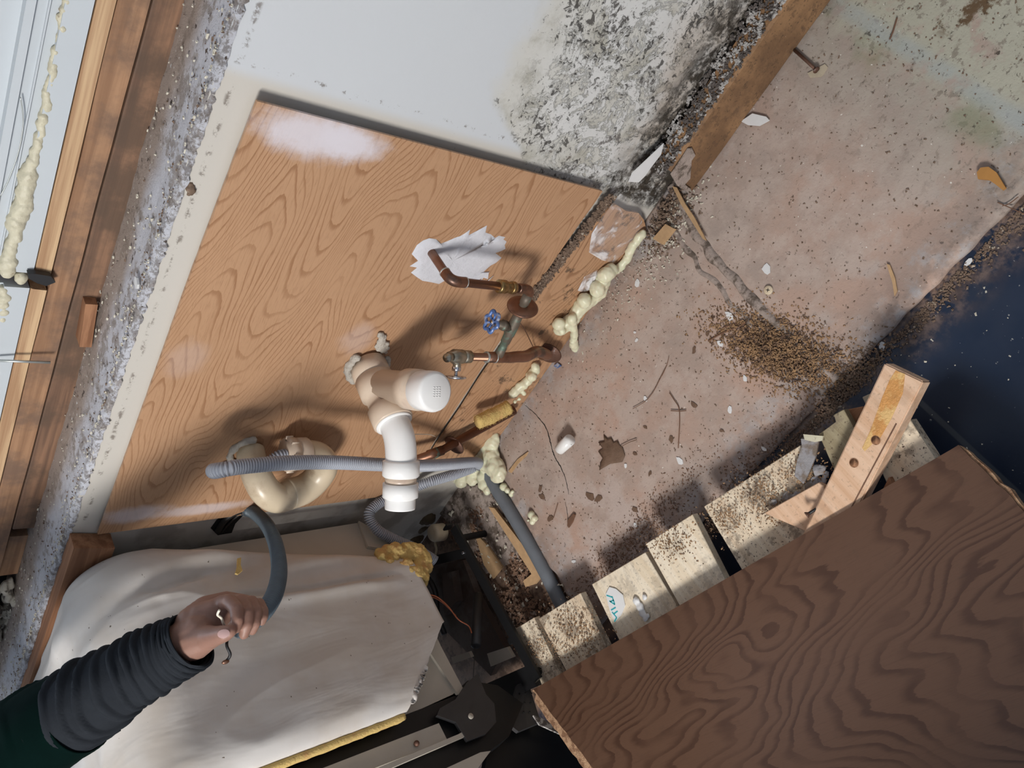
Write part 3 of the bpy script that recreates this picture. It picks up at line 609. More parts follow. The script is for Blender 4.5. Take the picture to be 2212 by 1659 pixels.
# ---------------------------------------------------------------- flexible conduit held in the hand, with wires
cp = thing('flexible_conduit', 'dark blue-grey ribbed conduit bent up into the gripping hand', 'conduit', P(540, 1105, 'y', 0))
bm = bmesh.new()
fpts = [(P(515, 1100, 'y', .004), 0), (P(545, 1105, 'y', -.02), 0), (D(575, 1132, 1.56), 0), (D(595, 1175, 1.46), 0), (D(603, 1230, 1.34), 0), (D(594, 1280, 1.23), 0), (D(572, 1318, 1.16), 0), (D(545, 1342, 1.12), 0), (D(508, 1360, 1.095), 0)]
tube(bm, corr(spline(fpts, 12), .0116, .0070, .0023), seg=24); obj('ribbed_sleeve', bm, 'flex', cp, True)
for nm, mt_, pp, r, lab in (('wire', 'wire_white', ((488, 1358, 1.085), (482, 1345, 1.07), (478, 1335, 1.065), (470, 1328, 1.06), (474, 1318, 1.055)), .0017, 'white insulated wire end'),
                        ('wire', 'brass', ((492, 1358, 1.085), (489, 1365, 1.07), (484, 1370, 1.065), (488, 1374, 1.06)), .0009, 'bare copper wire end'),
                        ('wire', 'wire_black', ((498, 1360, 1.09), (492, 1378, 1.08), (490, 1395, 1.07), (497, 1412, 1.07), (494, 1422, 1.07), (488, 1428, 1.068)), .0021, 'black wire with bare tip')):
    bm = bmesh.new(); tube(bm, spline([(D(*q), r) for q in pp], 6), seg=10); tag(obj(nm, bm, mt_, cp, True), lab)
bm = bmesh.new(); bmesh.ops.create_icosphere(bm, subdivisions=2, radius=.004, matrix=Matrix.Translation(D(487, 1430, 1.067)) @ Matrix.Diagonal((1, .7, 1.4, 1))); obj('wire_tip', bm, 'copper', cp, True)

# ---------------------------------------------------------------- copper water pipes
cu = thing('copper_pipe', 'tarnished copper supply pipe with blue handwheel valve and chrome stop', 'pipe', (-.19, -.012, .505))
w0 = V((-.19, -.012, .507)); e_ = V((-.19, -.096, .511)); d_ = V((-.192, -.096, .322))
bm = bmesh.new(); tube(bm, spline([(w0, .0078), (V((-.19, -.07, .51)), .0078)], 2) + spline([(V((-.19, -.073, .51)), .0095), (V((-.19, -.088, .509)), .0095), (V((-.19, -.096, .500)), .0097), (V((-.19, -.0965, .482)), .0095), (V((-.19, -.0965, .478)), .0095)], 6) + [(V((-.19, -.0965, .4775)), .0078), (V((-.19, -.0965, .345)), .0078)], seg=24)
tube(bm, spline([(V((-.19, -.0965, .350)), .0092), (V((-.190, -.0965, .330)), .0094), (V((-.196, -.0965, .317)), .0094), (V((-.212, -.0965, .314)), .0092)], 6), seg=24); obj('copper_tube', bm, 'copper', cu, True)
bm = bmesh.new(); ring_cyl(bm, (-.19, -.0965, .392), (0, 0, 1), .0125, .018); ring_cyl(bm, (-.19, -.0965, .376), (0, 0, 1), .0105, .02); ring_cyl(bm, (-.19, -.0965, .365), (0, 0, 1), .0118, .01); obj('union', bm, 'brass', cu, True)
bm = bmesh.new(); ring_cyl(bm, (-.19, -.073, .51), (0, 1, 0), .0099, .003); obj('solder_ring', bm, 'solder', cu, True); bm = bmesh.new(); ring_cyl(bm, (-.19, -.0965, .479), (0, 0, 1), .0099, .002); obj('solder_ring', bm, 'solder', cu, True)
B1 = V((-.212, -.0965, .314)); B2 = P(1075, 772, 'y', -.099); bdv = (B2 - B1).normalized(); L_ = (B2 - B1).length
bm = bmesh.new(); tube(bm, [(B1 - bdv * .012, .0096), (B1 + bdv * .01, .0096), (B1 + bdv * .011, .008), (B1 + bdv * .034, .008), (B1 + bdv * .035, .0098), (B1 + bdv * .052, .0104), (B1 + bdv * .062, .0112), (B1 + bdv * .085, .0112), (B1 + bdv * .092, .0098), (B1 + bdv * .108, .0096), (B1 + bdv * .109, .008), (B1 + bdv * .122, .008), (B1 + bdv * .123, .0092), (B2, .0094)], seg=24)
vv = B1 + bdv * .072; hw = vv + V((.006, .008, .052)); vd = (hw - vv).normalized()
tube(bm, [(vv, .0095), (vv + vd * .018, .0095), (vv + vd * .0185, .0112), (vv + vd * .026, .0112), (vv + vd * .0265, .0075), (vv + vd * .036, .007)], seg=8)
tube(bm, [(vv, .006), (vv + V((.004, .012, -.012)), .0055), (vv + V((.005, .017, -.016)), .0075), (vv + V((.006, .022, -.020)), .007)], seg=12)
obj('valve_body', bm, 'verdigris', cu, True)
hwl = bmesh.new(); a1_ = vd.orthogonal().normalized(); a2_ = vd.cross(a1_); ring = []
for k in range(49):
    a = 2 * PI * k / 48; r = .0185 + .0028 * math.cos(6 * a); ring.append((hw + (a1_ * math.cos(a) + a2_ * math.sin(a)) * r, .0036))
tube(hwl, ring, seg=10, cap=False)
for k in range(6):
    a = 2 * PI * (k + .5) / 6; dd = a1_ * math.cos(a) + a2_ * math.sin(a); tube(hwl, [(hw + dd * .004 - vd * .003, .0026), (hw + dd * .017, .0024)], seg=8)
ring_cyl(hwl, hw - vd * .003, vd, .0055, .008); wheel = obj('handwheel', hwl, 'bluepaint', cu, True); tag(wheel, 'six-lobed blue handwheel, paint worn')
bm = bmesh.new(); tube(bm, [(vv + vd * .034, .003), (hw + vd * .002, .003)], seg=10); obj('valve_stem', bm, 'brass', cu, True)
X2, Y2 = B2.x, B2.y; s0 = P(1010, 775, 'y', Y2); 
pv = lambda px, py, y: P(px, py, 'y', y)
bm = bmesh.new(); tube(bm, [(V((X2, Y2, .378)), .0078), (V((X2, Y2, .322)), .0078), (V((X2, Y2, .3215)), .0108), (V((X2, Y2, .278)), .0112), (V((X2, Y2, .2775)), .0105)] + spline([(V((X2, Y2, .26)), .0112), (V((X2, Y2 + .003, .235)), .0118), (V((X2 - .004, Y2 + .010, .20)), .0122), (V((X2 - .008, Y2 + .030, .15)), .0122), (V((X2 - .030, -.055, .09)), .0118), (P(1172, 768, 'y', -.038), .0112), (P(1190, 766, 'y', -.022), .0110)], 6), seg=24); obj('copper_tube', bm, 'copper', cu, True)
bm = bmesh.new(); ring_cyl(bm, (X2, Y2, .322), (0, 0, 1), .0115, .003); obj('solder_ring', bm, 'solder', cu, True); bm = bmesh.new(); ring_cyl(bm, (X2, Y2, .30), (0, 0, 1), .0118, .003); obj('solder_ring', bm, 'solder', cu, True)
# chrome angle stop on top of it
bm = bmesh.new(); tube(bm, [(V((X2, Y2, .366)), .0125), (V((X2, Y2, .382)), .0125), (V((X2, Y2, .3825)), .0112), (V((X2, Y2, .385)), .0138), (V((X2, Y2, .407)), .0142), (V((X2, Y2, .412)), .011), (V((X2, Y2, .420)), .0085)], seg=24)
tube(bm, [(V((X2, Y2, .408)), .009), (V((X2 + .003, Y2 - .006, .424)), .0085), (V((X2 + .004, Y2 - .009, .431)), .0085), (V((X2 + .004, Y2 - .009, .4312)), .0055), (V((X2 + .003, Y2 - .006, .422)), .0052)], seg=20)
tube(bm, [(V((X2, Y2, .398)), .0085), (V((X2 - .012, Y2 - .010, .397)), .008), (V((X2 - .018, Y2 - .014, .397)), .0068)], seg=20); obj('stop_valve', bm, 'brassgrey', cu, True)
bm = bmesh.new(); sd = V((-.80, -.60, .0)).normalized(); q = V((X2, Y2, .397)); ring_cyl(bm, q + sd * .023, sd, .0088, .009, 6); tube(bm, [(q + sd * .02, .0035), (q + sd * .040, .0035)], seg=10)
hc = q + sd * .038; ov = []
tube(bm, [(hc - sd * .0025, .004), (hc - sd * .002, .016), (hc, .0205), (hc + sd * .0025, .0205), (hc + sd * .004, .016), (hc + sd * .0045, .0)], seg=28, cap=False)
h_ = obj('stop_handle', bm, 'chrome', cu, True); tag(h_, 'chrome oval handle')
# escutcheons
def disc(name, c, ax, r, hole, mat, parent, dish=.004):
    bm = bmesh.new(); ax = V(ax).normalized(); c = V(c); tube(bm, [(c - ax * .0012, hole), (c, r * .55), (c - ax * dish, r * .93), (c - ax * (dish + .002), r), (c - ax * (dish + .003), r * .98), (c - ax * (dish + .001), r * .9), (c - ax * .001, r * .5), (c - ax * .003, hole)], seg=36, cap=False); return obj(name, bm, mat, parent, True)
ec = disc('escutcheon', B1 + bdv * .014, (bdv * -1 + V((.25, -.05, .35))), .0305, .0105, 'copper', None); tag(ec, 'thin rusty copper wall flange hanging loose on the copper pipe', 'flange')
ec = disc('escutcheon', P(1183, 767, 'y', -.032), V((-.35, -.62, .62)), .031, .011, 'rust', None); tag(ec, 'rusty round flange at the floor where the copper pipe ends', 'flange')
# iron pipe lower left with its flange
ip = thing('iron_pipe', 'short brown pipe along the foot of the wall below the yellow wool', 'pipe', P(930, 985, 'y', -.04))
bm = bmesh.new(); tube(bm, [(P(885, 998, 'y', -.06), .0098), (P(925, 984, 'y', -.055), .0098), (P(926, 983, 'y', -.055), .0115), (P(955, 973, 'y', -.05), .0115), (P(956, 972, 'y', -.05), .0095), (P(1110, 885, 'y', -.03), .0125)], seg=20); obj('pipe_run', bm, 'copper', ip, True)
bm = bmesh.new(); q0 = P(940, 979, 'y', -.053); q1 = P(1110, 885, 'y', -.03); dd = (q1 - q0).normalized(); ring_cyl(bm, q0, dd, .0125, .016, 8); tag(obj('pipe_fitting', bm, 'verdigris', ip, True), 'green tarnished fitting')
ec = disc('escutcheon', P(978, 965, 'y', -.045), -dd + V((0, -.5, .2)), .027, .0115, 'rust', None); tag(ec, 'rusty flange standing on the pipe beside the hose bend', 'flange')
def fuzzy(name, path, r, mat, n, parent=None, hair=.006, hr=.0003):
    bm = bmesh.new(); pp = spline([(p, r) for p in path], 6); pp = [(p, r * (1 + .12 * noise.noise(p * 70))) for p, _ in pp]; rg = tube(bm, pp, seg=24)
    vs = [(v.co.copy(), (v.co - pp[i][0]).normalized()) for i, R1 in enumerate(rg) for v in R1]
    for _ in range(n):
        c, nn = random.choice(vs); d = (nn + V((random.uniform(-.7, .7), random.uniform(-.7, .7), random.uniform(-.7, .7)))).normalized() * hair * random.random(); tube(bm, [(c, hr), (c + d, hr * .5)], seg=3)
    return obj(name, bm, mat, parent, True)
tag(fuzzy('pipe_insulation', [P(1032, 912, 'y', -.065), P(1065, 897, 'y', -.06), P(1098, 880, 'y', -.055)], .0165, 'wool', 500), 'short yellow glass wool sleeve beside the brown pipe', 'insulation')
bm = bmesh.new(); tube(bm, spline([(P(1118, 690, 'y', -.09), .0008), (P(1135, 715, 'y', -.06), .0009), (P(1152, 750, 'y', -.03), .0009), (P(1166, 772, 'y', -.03), .0008)], 6), seg=6); tag(obj('ball_chain', bm, 'rust', None, True), 'thin rusty chain hanging from the flange to the floor', 'chain')
bm = bmesh.new(); tube(bm, spline([(D(888, 938, 1.45), .0008), (D(912, 938, 1.5), .0009), (D(930, 939, 1.6), .0008), (P(942, 944, 'y', -.03), .0006)], 6), seg=6); tag(obj('wire_tie', bm, 'wire_white', None, True), 'pale bent wire sticking out beside the white elbow', 'wire')

# ---------------------------------------------------------------- expanding foam
def fuse(name, chains, mat, vox=.002, nz=.0025, nsc=40, it=4):
    bm = bmesh.new()
    for ch in chains:
        if len(ch) == 1: bmesh.ops.create_icosphere(bm, subdivisions=2, radius=ch[0][1], matrix=Matrix.Translation(ch[0][0]))
        else: capsules(bm, ch)
    return remesh(name, bm, mat, None, vox, nz, nsc, it)
def foam_line(px, r0, r1, n, yv, jit=.006, lump=()):
    it = []; pts = [p for p, _ in spline([(V((x, y, 0)), 0) for x, y in px], 10)]
    for i, p in enumerate(pts * 3):
        q = P(p.x, p.y, 'y', yv); it.append((q + V((random.uniform(-jit, jit), random.uniform(-jit, jit) * .4, random.uniform(-jit, jit))), random.uniform(r0, r1) * 1.12))
    for x, y, yy, r in lump: it.append((P(x, y, 'y', yy), r))
    return it
it = foam_line(((1388, 505), (1370, 528), (1352, 560), (1330, 585)), .006, .0095, 0, -.028, .002) + foam_line(((1318, 585), (1303, 605), (1293, 635), (1268, 652), (1250, 668), (1238, 690), (1222, 700), (1212, 712)), .0115, .0145, 0, -.03, .0035, ((1310, 592, -.035, .019), (1290, 625, -.04, .018), (1262, 650, -.038, .017), (1207, 700, -.035, .014), (1215, 716, -.045, .010)))
it += foam_line(((1236, 690), (1240, 712), (1238, 735), (1243, 752)), .006, .009, 0, -.045, .002) + foam_line(((1243, 752), (1254, 762), (1262, 756)), .004, .005, 0, -.045, .001)
tag(blobs('expanding_foam', it, 'foam', None, .002, .003, 38, 8), 'thick cream foam bead along the wall foot from the film to the flange', 'foam')
it = foam_line(((1158, 790), (1150, 808), (1140, 822), (1122, 838), (1106, 853)), .005, .0105, 0, -.028, .003, ((1148, 815, -.04, .013), (1132, 850, -.04, .006), (1122, 862, -.05, .005), (1112, 868, -.05, .005)))
tag(blobs('expanding_foam', it, 'foam', None, .002, .0025, 45, 8), 'short cream foam bead beside the end of the yellow wool sleeve', 'foam')
it = []
for x, y, yy, r in ((1060, 955, -.04, .020), (1045, 965, -.045, .022), (1030, 980, -.04, .024), (1010, 975, -.04, .020), (1000, 1000, -.05, .024), (1020, 1010, -.06, .022), (1060, 985, -.06, .020), (1068, 1008, -.07, .022), (1075, 1022, -.08, .020), (1050, 1000, -.05, .02), (1000, 1028, -.06, .016), (985, 1030, -.05, .014), (995, 1042, -.06, .012), (1018, 1035, -.07, .015), (1040, 1030, -.08, .012), (1045, 1048, -.09, .012), (1052, 1060, -.1, .010), (1068, 945, -.04, .012), (975, 1022, -.05, .010), (1030, 950, -.03, .012)): it.append((P(x, y, 'z', .02), r * 1.35, (1, 1, .75)))
tag(blobs('expanding_foam', it, 'foam', None, .0022, .004, 38, 8), 'large cream foam lump where the hose bends at the wall corner', 'foam')
it = [(P(1088, 1052, 'z', .006), .011), (P(1096, 1060, 'z', .006), .008), (P(1104, 1068, 'z', .004), .007), (P(1107, 1062, 'z', .004), .005)]
tag(blobs('foam_blob', it, 'foam', None, .0018, .001, 80, 3), 'small cream foam blob beside the grey floor conduit', 'foam')
it = [(P(1148, 1112, 'z', .006), .010), (P(1155, 1120, 'z', .006), .009), (P(1150, 1127, 'z', .005), .008), (P(1141, 1124, 'z', .004), .004)]
tag(blobs('foam_blob', it, 'foam', None, .0018, .001, 80, 3), 'lone cream foam blob on the slab rim, farthest from the wall', 'foam')
it = []
for x, y, r in ((140, 0, .005), (134, 50, .0055), (122, 110, .006), (110, 170, .006), (98, 230, .0065), (87, 285, .0065), (75, 335, .007), (65, 365, .010), (60, 385, .012), (53, 410, .011), (52, 435, .013), (42, 460, .012), (35, 482, .013), (32, 505, .009), (25, 530, .009), (20, 552, .010), (17, 575, .012), (16, 590, .009)): it.append((x, y, r))
pts = [q for q in spline([(V((x, y, 0)), r) for x, y, r in it], 6)]
tag(blobs('foam_bead', [(P(p.x, p.y, 'y', .146) + V((0, random.uniform(-.002, .002), random.uniform(-.002, .002))), r * random.uniform(.8, 1.1)) for p, r in pts], 'foam_old', None, .002, .0015, 80, 2), 'lumpy yellowed foam bead running up the white window board', 'foam')
tag(blobs('foam_bead', [(P(x, y, 'y', .146), r) for x, y, r in ((6, 625, .008), (10, 640, .010), (5, 655, .010), (8, 672, .008), (4, 688, .007), (46, 598, .010), (44, 603, .009), (0, 700, .006))], 'foam_old', None, .002, .0015, 80, 2), 'foam left on the lower white board below the dark gap', 'foam')
it = []

it = []
for i in range(90):
    x = random.uniform(-1.62, -1.26); it.append((V((x, random.uniform(.13, .16), random.uniform(.945, 1.0))), random.uniform(.008, .016), (1.5, 1, .6)))
tag(blobs('crumbled_mortar', it, 'rubble_white', None, .0028, .005, 70, 1), 'pale crumbled mortar lump at the far end of the ledge', 'mortar')
bm = bmesh.new(); box(bm, -2.2, -1.64, .12, .2, .945, 1.04); tag(obj('pale_block', bm, 'paint_old'), 'smooth cream block at the left end of the ledge, above the sleeve', 'block')
# ---------------------------------------------------------------- things on the ledge
bm = bmesh.new(); a = P(232, 655, 'z', .965); 
pp = [P(222, 645, 'z', .972), P(232, 690, 'z', .972), P(230, 700, 'z', .972), P(206, 700, 'z', .972), P(206, 645, 'z', .972)]
prism(bm, [V((-.462, .118, .975)), V((-.462, .137, .975)), V((-.545, .137, .970)), V((-.545, .108, .970))], (0, 0, -.018))
tag(obj('wood_block', bm, 'wood_red'), 'small brown wood wedge lying on the dusty ledge against the studs', 'wood block')
bm = bmesh.new(); tube(bm, [(P(-30, 778, 'y', .132), .0022), (P(109, 783, 'y', .118), .0022)], seg=10); tag(obj('plastic_rod', bm, 'solder', None, True), 'thin translucent rod crossing the studs at the left edge', 'rod')
bm = bmesh.new(); tube(bm, spline([(P(0, 425, 'y', .142), .0008), (P(20, 385, 'y', .142), .0008), (P(42, 320, 'y', .142), .0008), (P(50, 260, 'y', .142), .0008), (P(44, 210, 'y', .142), .0008)], 6), seg=6); tag(obj('loose_wire', bm, 'solder', None, True), 'thin grey wire curling over the white window board', 'wire')
bm = bmesh.new(); prism(bm, [P(x, y, 'y', .128) for x, y in ((60, 592), (78, 592), (110, 597), (120, 610), (100, 618), (80, 612), (62, 602))], (0, .01, 0)); tag(obj('tar_flap', bm, 'wire_black'), 'torn black felt scrap in the gap between the white boards', 'scrap')
bm = bmesh.new(); sp = []
for i in range(650):
    x = random.uniform(-1.9, .6); y = random.choice((random.uniform(-.002, .012), abs(random.gauss(0, .018)), random.uniform(0, .135))); sp.append(V((x, y, .952 + N3(x, y, 18) * .0025)))
scatter(bm, sp, (.0005, .0016)); tag(obj('ledge_crumbs', bm, 'grit', ), 'dark crumbs strewn over the white ledge', 'crumbs', kind='stuff')
bm = bmesh.new(); sp = []
for i in range(700):
    x = random.uniform(-1.9, .6); y = random.choice((random.uniform(-.004, .006), random.uniform(0, .135))); sp.append(V((x, y, .953 + N3(x, y, 18) * .0025)))
scatter(bm, sp, (.0007, .002)); tag(obj('ledge_crumbs', bm, 'grit_light'), 'pale plaster crumbs along the rim of the white ledge', 'crumbs', kind='stuff')
bm = bmesh.new(); prism(bm, rpoly(P(298, 612, 'z', .955), .010, 6, .4, el=.55, rot=1.2), (0, 0, .003)); tag(obj('plaster_chip', bm, 'paint'), 'white plaster chip on the ledge rim above the wood panel', 'chip')
bm = bmesh.new(); prism(bm, [V((-.922, -.002, .868)), V((-.903, -.002, .941)), V((-1.9, -.002, .938)), V((-1.9, -.002, .866))], (0, -.034, 0))
tag(obj('ledger_board', bm, 'wood_red'), 'reddish wooden board fixed to the wall behind the dishwasher top', 'board')
bm = bmesh.new(); tube(bm, spline([(P(x, y, 'y', -.006), .007) for x, y in ((470, 1148), (482, 1128), (500, 1112), (525, 1102), (540, 1100))], 6), seg=10); tube(bm, spline([(P(x, y, 'y', -.008), .003) for x, y in ((478, 1150), (497, 1128), (517, 1112), (535, 1106))], 6), seg=8)
tag(obj('cable_stub', bm, 'cable', None, True), 'frayed black cable curling out of the torn hole in the wall', 'cable')
it = [(P(411, 398), .004), (P(410, 405), .006), (P(413, 412), .006), (P(409, 418), .004)]; tag(blobs('dirt_clump', it, 'grit', None, .0015, .002, 200, 1), 'brown dirt clump stuck to the wall above the wood panel', 'dirt')

# ---------------------------------------------------------------- dishwasher with its insulation jacket
dw = thing('dishwasher', 'built-in dishwasher wrapped in white insulation, seen from its side', 'dishwasher', (-1.2, -.3, 0))
bm = bmesh.new()
side = [(-.03, .80), (-.03, .31), (-.035, .295), (-.09, .275), (-.12, .25), (-.15, .24), (-.47, .262), (-.50, .262), (-.50, .89), (-.10, .89)]
prism(bm, [V((-.975, y, z)) for y, z in side], (-.56, 0, 0)); obj('tub', bm, 'beige', dw)
bm = bmesh.new(); prism(bm, [V((-.968, y, z)) for y, z in ((-.365, .300), (-.50, .282), (-.50, .262), (-.34, .262))], (-.01, 0, 0)); obj('side_flange', bm, 'beige', dw); bm = bmesh.new(); prism(bm, [P(x, y, 'x', -.966) for x, y in ((775, 1125), (850, 1165), (858, 1180), (852, 1188), (795, 1180))], (-.008, 0, 0)); obj('side_flange', bm, 'beige', dw)
# jacket: a rounded box skin from back to front, over the top
bm = bmesh.new(); ny, nt = 150, 190; g = []
FA, FB = P(430, 1318, 'x', -.915), P(880, 1250, 'x', -.915); FA2, FB2 = P(300, 1290, 'x', -.90), P(470, 1235, 'x', -.90)
def fold(y, z, a, b, amp, wd_):
    dy, dz = b.y - a.y, b.z - a.z; L2 = dy * dy + dz * dz; t = ((y - a.y) * dy + (z - a.z) * dz) / L2
    d = ((y - a.y) * dz - (z - a.z) * dy) / math.sqrt(L2) + .006 * noise.noise(V((t * 6, a.y * 9, 0))); e = max(0, min(1, t * 5)) * max(0, min(1, (1 - t) * 5))
    return e * amp * (math.exp(-(d / wd_) ** 2) - 1.3 * math.exp(-((d + wd_ * .9) / (wd_ * .45)) ** 2))
def jback(z): return -.038 - max(0, .80 - z) * .245
for j in range(nt + 1):
    t = j / nt; row = []
    # path across: starts at the bottom of the right side, up, round the shoulder, over the top
    Ls = .565; Rr = .09; Lt = .42; arc = Rr * PI / 2; s = t * (Ls + arc + Lt)
    if s < Ls: x, z, nx_, nz_ = -.945, .235 + s + .03, 1, 0
    elif s < Ls + arc: a = (s - Ls) / Rr; x, z, nx_, nz_ = -.945 - Rr + math.cos(a) * Rr, .83 + math.sin(a) * Rr, math.cos(a), math.sin(a)
    else: x, z, nx_, nz_ = -.945 - Rr - (s - Ls - arc), .83 + Rr, 0, 1
    for i in range(ny + 1):
        u = i / ny; yb = jback(z) if z > .2 else -.2; yf = -.508
        if z < .46: yf = -.508 + .10 * 0
        y = yb + (yf - yb) * u; ed = min(1, min((yb - y), (y - yf)) / .045); bul = math.sqrt(max(0, 1 - (1 - max(0, ed)) ** 2)) * .030
        wr = noise.noise(V((x * 2 + z * 4, y * 12 + z * 5, z * 3))) * .010 + (1 - 2 * abs(noise.noise(V((x * 9, y * 15 + z * 2, z * 5))))) * .006 * max(0, min(1, (z - .45) / .3 + max(0, .25 + y) * 2)) + (.010 * math.sin((y + .1) * 60 + z * 9) * max(0, 1 - abs(y + .13) / .10))
        wr += fold(y, z, FA, FB, .009, .016) + fold(y, z, FA2, FB2, .007, .014) if s < Ls + arc else 0
        k = min(1, ed * 2); bmv = V((x + nx_ * (bul + wr * k), y, z + nz_ * (bul + wr * k) * .8)); row.append(bm.verts.new(bmv))
    g.append(row)
for j in range(nt):
    for i in range(ny): bm.faces.new((g[j][i], g[j][i + 1], g[j + 1][i + 1], g[j + 1][i]))
# trim the bottom rim: cut corner at the front, torn line at the back
for row in g[:90]:
    for v in row:
        y = v.co.y; lim = .225 if y > -.36 else .27 + (-.36 - y) * 1.12
        lim += N3(y, 2, 70) * .004
        if v.co.z < lim: v.co.z = lim
bmesh.ops.remove_doubles(bm, verts=bm.verts, dist=.0006)
jk = obj('insulation_jacket', bm, 'blanket', dw, True); so = jk.modifiers.new('thick', 'SOLIDIFY'); so.thickness = .006; so.offset = -1; tag(jk, 'white wrinkled plastic jacket')
bm = bmesh.new(); prism(bm, [P(x, y, 'x', -.900) for x, y in ((513, 1206), (521, 1204), (520, 1220), (524, 1232), (514, 1240), (508, 1238), (512, 1224))], (-.004, 0, 0)); tag(obj('jacket_tear', bm, 'wool', dw), 'small tear showing yellow wool')
# rims of yellow wool
bm = bmesh.new(); e = [V((-.948, -.511, .44)), V((-.948, -.512, .55)), V((-.948, -.512, .68)), V((-.950, -.511, .83))]; pp = spline([(p, .0075) for p in e], 12); pp = [(p + V((N3(p.z, 1, 30) * .003, 0, 0)), .0085 + N3(p.z, 4, 60) * .002) for p, r in pp]; tube(bm, pp, seg=10)
tag(obj('wool_rim', bm, 'wool', dw, True), 'yellow glass wool at the front rim')
it = []
for x, y, r in ((825, 1198, .012), (850, 1192, .016), (878, 1192, .018), (900, 1196, .018), (912, 1206, .017), (915, 1222, .016), (908, 1238, .016), (890, 1230, .016), (868, 1218, .015), (845, 1207, .012), (912, 1248, .010)): it.append((P(x, y, 'x', -.925), r))
wl = blobs('wool_tuft', [(p + V((random.uniform(-.006, .004), random.uniform(-.012, .012), random.uniform(-.012, .012))), r * random.uniform(.7, 1.1)) for p, r in it * 6], 'wool', dw, .0022, .0035, 90, 5); tag(wl, 'yellow glass wool bulging out of the torn corner')
# door: black frame, pale edge strip
def dpoly(px, xv, th=.02, mat='black', nm='door_frame'):
    bm = bmesh.new(); prism(bm, [P(x, y, 'x', xv) for x, y in px], (-th, 0, 0)); return obj(nm, bm, mat, dw)
dpoly(((895, 1538), (978, 1500), (1010, 1470), (1075, 1480), (1130, 1520), (1100, 1590), (1010, 1659), (700, 1780), (380, 1900), (300, 1850), (560, 1659)), -.975, .5, 'black', 'door_frame')
dpoly(((948, 1562), (966, 1598), (800, 1662), (560, 1760), (500, 1740), (690, 1662)), -.962, .012, 'beige', 'door_edge')
dpoly(((808, 1662), (990, 1586), (1004, 1578), (1006, 1590), (815, 1672), (560, 1780), (545, 1765)), -.957, .006, 'beige', 'door_seal')
bm = bmesh.new(); bmesh.ops.create_icosphere(bm, subdivisions=2, radius=.006, matrix=Matrix.Translation(P(900, 1606, 'x', -.957))); obj('screw', bm, 'rust', dw, True)
dpoly(((958, 1662), (1038, 1625), (1060, 1622), (1010, 1690), (940, 1700)), -.955, .01, 'beige', 'lower_edge')
dpoly(((1008, 1475), (1032, 1455), (1050, 1500), (1068, 1520), (1072, 1560), (1050, 1585), (1010, 1600), (985, 1560), (944, 1545), (950, 1530), (985, 1510)), -.955, .008, 'darkgrey', 'hinge_bracket')
bm = bmesh.new(); ring_cyl(bm, P(1017, 1547, 'x', -.952), (1, 0, 0), .006, .004, 12); obj('hinge_rivet', bm, 'beige', dw, True)
bm = bmesh.new(); tube(bm, [(P(1033, 1285, 'x', -.99), .012), (P(1028, 1395, 'x', -.99), .0122), (P(1028, 1396, 'x', -.99), .008)], seg=16); tube(bm, [(P(1026, 1396, 'x', -.99), .0012), (P(1022, 1470, 'x', -.97), .0012)], seg=6); obj('door_spring', bm, 'darkgrey', dw, True)
bm = bmesh.new(); tube(bm, spline([(P(x, y, 'x', -.98), .0016) for x, y in ((925, 1284), (945, 1290), (968, 1310), (990, 1338), (1012, 1352), (1019, 1368))], 6), seg=6); tube(bm, spline([(P(x, y, 'x', -.985), .0014) for x, y in ((928, 1290), (940, 1292), (960, 1305), (985, 1330))], 6), seg=6); obj('wire', bm, 'wire_red', dw, True)
bm = bmesh.new(); ring_cyl(bm, P(915, 1285, 'x', -.975), (0, .4, -1), .010, .022, 14); ring_cyl(bm, P(921, 1294, 'x', -.975), (0, .4, -1), .008, .018, 14); obj('wire_connector', bm, 'beige', dw, True)
# underbody: black base rails, pump tray
bm = bmesh.new()
def rail(bm, a, b, wd_, h):
    a, b = V(a), V(b); d = (b - a).normalized(); s = d.cross(V((0, 0, 1))).normalized() * wd_ / 2; prism(bm, [a - s, a + s, b + s, b - s], (0, 0, -h))
rail(bm, P(978, 1140, 'z', .10), P(1160, 1470, 'z', .10), .026, .008); rail(bm, P(960, 1138, 'z', .098), P(962, 1141, 'z', .098), .02, .02)
rail(bm, P(1000, 1196, 'z', .092), P(890, 1222, 'z', .092), .024, .01); rail(bm, P(1150, 1460, 'z', .09), P(1010, 1520, 'z', .09), .05, .03)
for (x, y) in ((985, 1165), (1100, 1385), (1150, 1455)):
    q = P(x, y, 'z', .095); ring_cyl(bm, V((q.x, q.y, .038)), (0, 0, 1), .009, .11, 12)
obj('base_frame', bm, 'black', dw)
bm = bmesh.new(); ring_cyl(bm, P(1000, 1194, 'z', .101), (0, 0, 1), .004, .003, 12); obj('screw', bm, 'chrome', dw, True)
bm = bmesh.new(); prism(bm, [P(x, y, 'z', .035) for x, y in ((915, 1225), (1000, 1210), (1030, 1290), (1090, 1400), (1060, 1460), (1000, 1400), (930, 1330))], (0, 0, -.02)); prism(bm, [P(x, y, 'z', .06) for x, y in ((955, 1240), (975, 1235), (985, 1300), (960, 1330))], (0, 0, -.03)); obj('pump_tray', bm, 'tray', dw)
bm = bmesh.new(); tube(bm, spline([(P(x, y, 'z', .05), .008) for x, y in ((925, 1250), (940, 1280), (945, 1330), (960, 1370))], 6), seg=12); obj('pump_hose', bm, 'darkgrey', dw, True)
